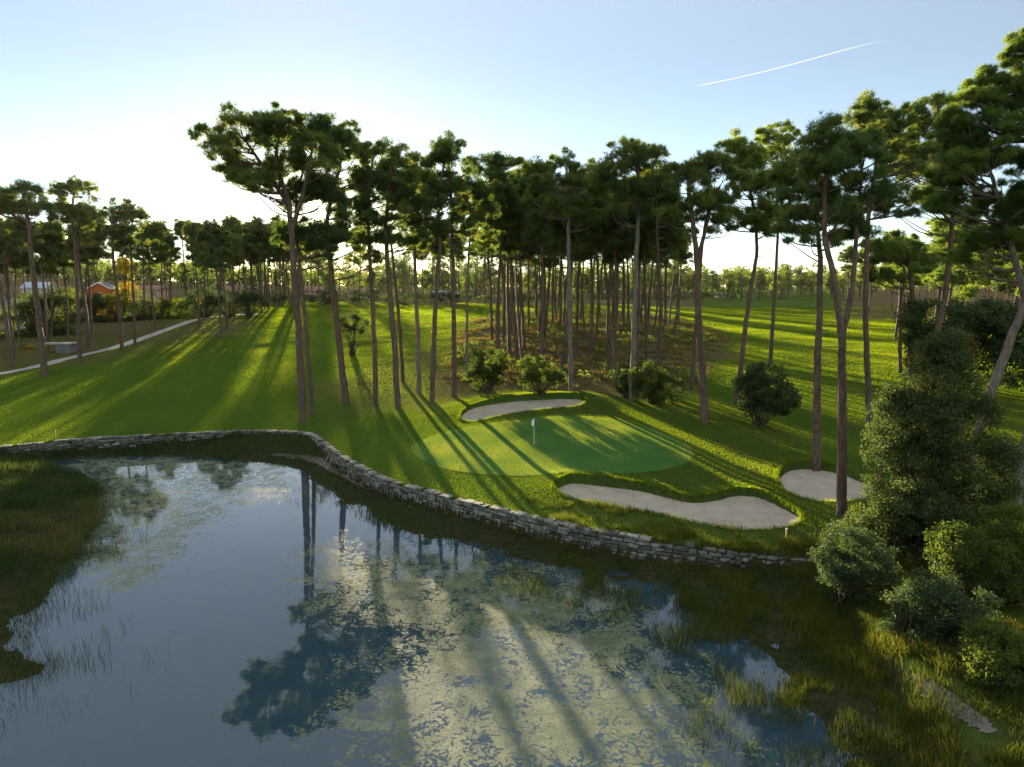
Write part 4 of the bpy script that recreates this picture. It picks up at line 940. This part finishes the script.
def house(label, px, py, Y, w, d, h, roof_h, mw, mr, rz=0.0, wins=2, gable_front=True, cat='house', chimney=False):
    c = PY(px, py, Y); base = min(c[2], 1e9)
    root = thing('house', label, cat, (c[0], Y, base)); root.rotation_euler = (0, 0, rz)
    mb = MB(); drop = max(1.0, base - float(ground(c[0], Y)) + 1.5)
    mb.box((0, 0, (h - drop) / 2), (w, d, h + drop))
    if gable_front:                        # gable wall faces the camera
        for yy in (-d / 2 + .1, d / 2 - .1):
            v = [(-w/2, yy-.1, h), (w/2, yy-.1, h), (0, yy-.1, h+roof_h), (0, yy-.1, h+roof_h), (-w/2, yy+.1, h), (w/2, yy+.1, h), (0, yy+.1, h+roof_h), (0, yy+.1, h+roof_h)]
            mb.add(v, [[0,1,2,3],[5,4,7,6],[0,2,6,4],[1,5,6,2]])
    obj('wall', mb.mesh('wall', mw), root)
    r = MB(); e = .35; t = .16
    if gable_front:
        for sgn in (-1, 1):
            x0, z0 = sgn * (w / 2 + e), h - e * roof_h / (w / 2)
            v = [(x0, -d/2-e, z0+.02), (0, -d/2-e, h+roof_h+.02), (0, d/2+e, h+roof_h+.02), (x0, d/2+e, z0+.02)]
            v += [(a, b, c_ + t) for a, b, c_ in v]
            r.add(v, [[0,1,2,3],[4,7,6,5],[0,4,5,1],[3,2,6,7],[0,3,7,4]])
    else:
        for sgn in (-1, 1):
            y0, z0 = sgn * (d / 2 + e), h - e * roof_h / (d / 2)
            v = [(-w/2-e, y0, z0+.02), (-w/2-e, 0, h+roof_h+.02), (w/2+e, 0, h+roof_h+.02), (w/2+e, y0, z0+.02)]
            v += [(a, b, c_ + t) for a, b, c_ in v]
            r.add(v, [[0,1,2,3],[4,7,6,5],[0,4,5,1],[3,2,6,7],[0,3,7,4]])
        for xx in (-w / 2, w / 2):
            r.add([(xx-.1,-d/2,h),(xx-.1,d/2,h),(xx-.1,0,h+roof_h),(xx-.1,0,h+roof_h),(xx+.1,-d/2,h),(xx+.1,d/2,h),(xx+.1,0,h+roof_h),(xx+.1,0,h+roof_h)], [[0,1,2,3],[4,5,6,7],[0,2,6,4],[1,5,6,2]])
    ro = obj('roof', r.mesh('roof', mr), root)
    if gable_front:
        fb = MB()
        for sgn in (-1, 1):
            x0, z0 = sgn * (w / 2 + e), h - e * roof_h / (w / 2); yy = -d / 2 - e - .03
            v = [(x0, yy, z0-.16), (0, yy, h+roof_h-.16), (0, yy, h+roof_h+.2), (x0, yy, z0+.2)]; v += [(a, b-.06, c_) for a, b, c_ in v]
            fb.add(v, [[0,1,2,3],[4,7,6,5],[0,4,5,1],[3,2,6,7],[0,3,7,4],[1,5,6,2]])
        obj('fascia_board', fb.mesh('fascia_board', M_TRIM), root)
    if chimney:
        m2 = MB(); m2.box((w * .2, 0, h + roof_h * .8), (.7, .7, roof_h + .8)); obj('chimney', m2.mesh('chimney', mw), ro)
    for i in range(wins):
        x = (i + .5) / wins * w - w / 2; z = h * .55; ww, wh = 1.2, 1.3; yy = -d / 2
        fr = MB()
        for (cx, cz, sx, sz) in ((0, wh/2+.06, ww+.24, .12), (0, -wh/2-.06, ww+.24, .12), (-ww/2-.06, 0, .12, wh), (ww/2+.06, 0, .12, wh), (0, 0, .07, wh)):
            fr.box((x + cx, yy - .03, z + cz), (sx, .12, sz))
        fo = obj('window', fr.mesh('window', M_TRIM), root)
        pn = MB(); pn.box((x, yy - .005, z), (ww, .03, wh)); obj('pane', pn.mesh('pane', M_GLASS), fo)
house('orange house with a white edged gable roof among garden trees', 104, 303, 185, 5.4, 7, 3.7, 1.5, M_ORANGE, M_ROOFG, .25, 1)
house('low house with a long grey roof behind the first garden shrubs', 12, 318, 165, 6.5, 7, 2.2, 2.0, M_CREAM, M_ROOFG, .3, 2, False)
house('far house with a pale blue grey roof on the hillside', 40, 293, 300, 10, 9, 2.2, 2.2, M_WHITEW, M_BLUE, .1, 3, False)
house('white villa behind the hedge and pine trunks', 238, 303, 266, 11, 9, 4.6, 1.5, M_WHITEW, M_ROOFR, -.2, 4, False, chimney=True)
house('pink house behind the trees near the sun', 312, 306, 345, 13, 10, 7, 2.2, M_PINK, M_ROOFR, .1, 3, False)
house('pale house with a red roof far behind the thin straight pine', 364, 305, 350, 12, 9, 6.0, 2.2, M_WHITEW, M_ROOFR, -.1, 3, False)
house('white bungalow far behind the upper fairway', 446, 303, 350, 13, 8, 4.2, 1.6, M_WHITEW, M_BLUE, .1, 3, False)
house('tan house showing its roof between trunks right of the yellow tree', 152, 298, 235, 8, 8, 2.6, 1.3, M_PINK, M_ROOFR, .2, 2, False)
house('tiny white house at the far end of the right fairway', 722, 301, 400, 6, 6, 3.4, 1.2, M_WHITEW, M_ROOFR, .1, 2, False)
# low flat roofed utility hut by the path
g = G(62, 352); hut = thing('utility_hut', 'low concrete utility hut with a pale slab roof beside the footpath', 'hut', g)
mb = MB(); mb.box((1.0, 0, .55), (2.2, 2.6, 1.7)); obj('wall', mb.mesh('wall', M_CONC), hut)
mb = MB(); mb.box((-.3, 0, 1.5), (5.6, 3.0, .2)); obj('roof_slab', mb.mesh('roof_slab', M_PATH), hut)
mb = MB(); mb.box((1.0, -1.32, .45), (.9, .06, 1.4)); obj('door', mb.mesh('door', M_ROOFG), hut)

# ------------------------------------------------------------------ vapour trail
m, nt, out = newmat('vapour'); d = N(nt, 'ShaderNodeBsdfDiffuse'); d.inputs[0].default_value = (.95, .95, .95, 1)
t = N(nt, 'ShaderNodeBsdfTranslucent'); t.inputs[0].default_value = (.95, .95, .95, 1); a = N(nt, 'ShaderNodeMixShader'); a.inputs[0].default_value = .6
L(nt, d.outputs[0], a.inputs[1]); L(nt, t.outputs[0], a.inputs[2]); tp = N(nt, 'ShaderNodeBsdfTransparent'); b = N(nt, 'ShaderNodeMixShader')
av = N(nt, 'ShaderNodeAttribute', attribute_name='thick'); L(nt, av.outputs['Fac'], b.inputs[0]); L(nt, tp.outputs[0], b.inputs[1]); L(nt, a.outputs[0], b.inputs[2]); L(nt, b.outputs[0], out.inputs[0])
mb = MB(); q = np.array([PY(697 + (890 - 697) * s_, 86 - 46 * s_ + 1.5 * math.sin(s_ * 5), 6000 + 1500 * s_) for s_ in np.linspace(0, 1, 40)])
mb.tube(q, np.interp(np.linspace(0, 1, 40), [0, .02, .4, 1], [.7, 1.8, 3.0, 5.5]), 8)
me = mesh_np('vapour_trail', np.concatenate(mb.v), np.concatenate(mb.f), m, True, {'thick': np.repeat(np.interp(np.linspace(0, 1, 40), [0, .7, 1], [.15, .09, .005]), 8)})
o = obj('vapour_trail', me); tag(o, 'thin white vapour trail of an aircraft slanting across the blue sky', 'vapour trail')

# ------------------------------------------------------------------ haze
HAZE = True
if HAZE:
    m, nt, out = newmat('evening_haze'); pv = nt.nodes.new('ShaderNodeVolumePrincipled')
    pv.inputs['Color'].default_value = (1, .86, .66, 1); pv.inputs['Density'].default_value = .000026; pv.inputs['Anisotropy'].default_value = .7
    L(nt, pv.outputs[0], out.inputs['Volume'])
    zt = 45
    mb = MB(); mb.box((0, 1790, (zt - 6) / 2), (6400, 3760, zt + 6)); ho = obj('haze', mb.mesh('haze', m)); kind(ho, 'stuff')

# ------------------------------------------------------------------ light, sky, camera
w = bpy.data.worlds.new('World'); S.world = w; w.use_nodes = True; nt = w.node_tree; nt.nodes.clear()
sky = nt.nodes.new('ShaderNodeTexSky'); sky.sky_type = 'NISHITA'; sky.sun_disc = False
sky.sun_elevation = SUN_EL; sky.sun_rotation = SUN_AZ; sky.altitude = 50; sky.air_density = .6; sky.dust_density = .06; sky.ozone_density = .9
bg = nt.nodes.new('ShaderNodeBackground'); bg.inputs['Strength'].default_value = .05
wo_ = nt.nodes.new('ShaderNodeOutputWorld'); 
gi = nt.nodes.new('ShaderNodeTexCoord'); dt = nt.nodes.new('ShaderNodeVectorMath'); dt.operation = 'DOT_PRODUCT'; dt.inputs[1].default_value = tuple(SUN)
nt.links.new(gi.outputs['Generated'], dt.inputs[0])
def glow(r0, r1, strength, col):           # the sun's disc and the bright air close round it
    mr = nt.nodes.new('ShaderNodeMapRange'); mr.interpolation_type = 'SMOOTHERSTEP'
    mr.inputs['From Min'].default_value = math.cos(math.radians(r1)); mr.inputs['From Max'].default_value = math.cos(math.radians(r0))
    nt.links.new(dt.outputs['Value'], mr.inputs['Value'])
    b = nt.nodes.new('ShaderNodeBackground'); b.inputs[0].default_value = (*col, 1)
    mu = nt.nodes.new('ShaderNodeMath'); mu.operation = 'MULTIPLY'; mu.inputs[1].default_value = strength
    nt.links.new(mr.outputs[0], mu.inputs[0]); nt.links.new(mu.outputs[0], b.inputs[1]); return b
nt.links.new(sky.outputs[0], bg.inputs[0]); 
ms = nt.nodes.new('ShaderNodeBackground'); ms.inputs[0].default_value = (.030, .020, .004, 1)   # even light of the repeatedly scattered sky
ad = nt.nodes.new('ShaderNodeAddShader'); nt.links.new(bg.outputs[0], ad.inputs[0]); nt.links.new(ms.outputs[0], ad.inputs[1]); sh = ad
sx = nt.nodes.new('ShaderNodeSeparateXYZ'); nt.links.new(gi.outputs['Generated'], sx.inputs[0])     # brightness added high in the sky, mostly out of view, to lift the shade
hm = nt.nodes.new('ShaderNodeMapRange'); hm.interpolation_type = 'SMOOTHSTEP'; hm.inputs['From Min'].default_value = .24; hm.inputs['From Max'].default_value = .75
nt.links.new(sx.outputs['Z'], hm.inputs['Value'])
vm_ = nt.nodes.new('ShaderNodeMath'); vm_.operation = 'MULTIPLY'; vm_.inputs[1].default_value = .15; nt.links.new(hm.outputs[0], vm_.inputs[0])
high_sky_fill = nt.nodes.new('ShaderNodeBackground'); high_sky_fill.inputs[0].default_value = (.86, .95, 1, 1); nt.links.new(vm_.outputs[0], high_sky_fill.inputs[1])
ad = nt.nodes.new('ShaderNodeAddShader'); nt.links.new(sh.outputs[0], ad.inputs[0]); nt.links.new(high_sky_fill.outputs[0], ad.inputs[1]); sh = ad
for g_ in (glow(.35, .9, 40, (1, .88, .62)), glow(.6, 5, .07, (1, .66, .24))):
    ad = nt.nodes.new('ShaderNodeAddShader'); nt.links.new(sh.outputs[0], ad.inputs[0]); nt.links.new(g_.outputs[0], ad.inputs[1]); sh = ad
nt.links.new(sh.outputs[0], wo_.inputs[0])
sl = bpy.data.lights.new('sun', 'SUN'); sl.energy = 5.0; sl.angle = math.radians(.5); sl.color = (1.0, .82, .56)
so = bpy.data.objects.new('sun', sl); COL.objects.link(so)
so.rotation_euler = Vector(-SUN).to_track_quat('-Z', 'Y').to_euler()
cam = bpy.data.cameras.new('camera'); co = bpy.data.objects.new('camera', cam); COL.objects.link(co)
co.location = (0, 0, CAMZ); co.rotation_euler = (math.pi / 2 - PITCH, 0, 0)
cam.sensor_width = 36; cam.lens = FPX / 1024 * 36; cam.clip_end = 20000; cam.clip_start = .1
S.camera = co
S.view_settings.view_transform = 'Standard'; S.view_settings.look = 'None'; S.view_settings.exposure = 2.35; S.view_settings.gamma = 1.0
S.render.engine = 'CYCLES'; cy = S.cycles
cy.use_denoising = True; cy.denoiser = 'OPENIMAGEDENOISE'; cy.denoising_input_passes = 'RGB_ALBEDO_NORMAL'
cy.max_bounces = 6; cy.diffuse_bounces = 3; cy.glossy_bounces = 3; cy.transmission_bounces = 4; cy.transparent_max_bounces = 10; cy.volume_bounces = 0
cy.sample_clamp_indirect = 6.0; cy.use_adaptive_sampling = True; cy.adaptive_threshold = .015; cy.adaptive_min_samples = 48; cy.sample_clamp_direct = 1.2
cy.caustics_reflective = False; cy.caustics_refractive = False
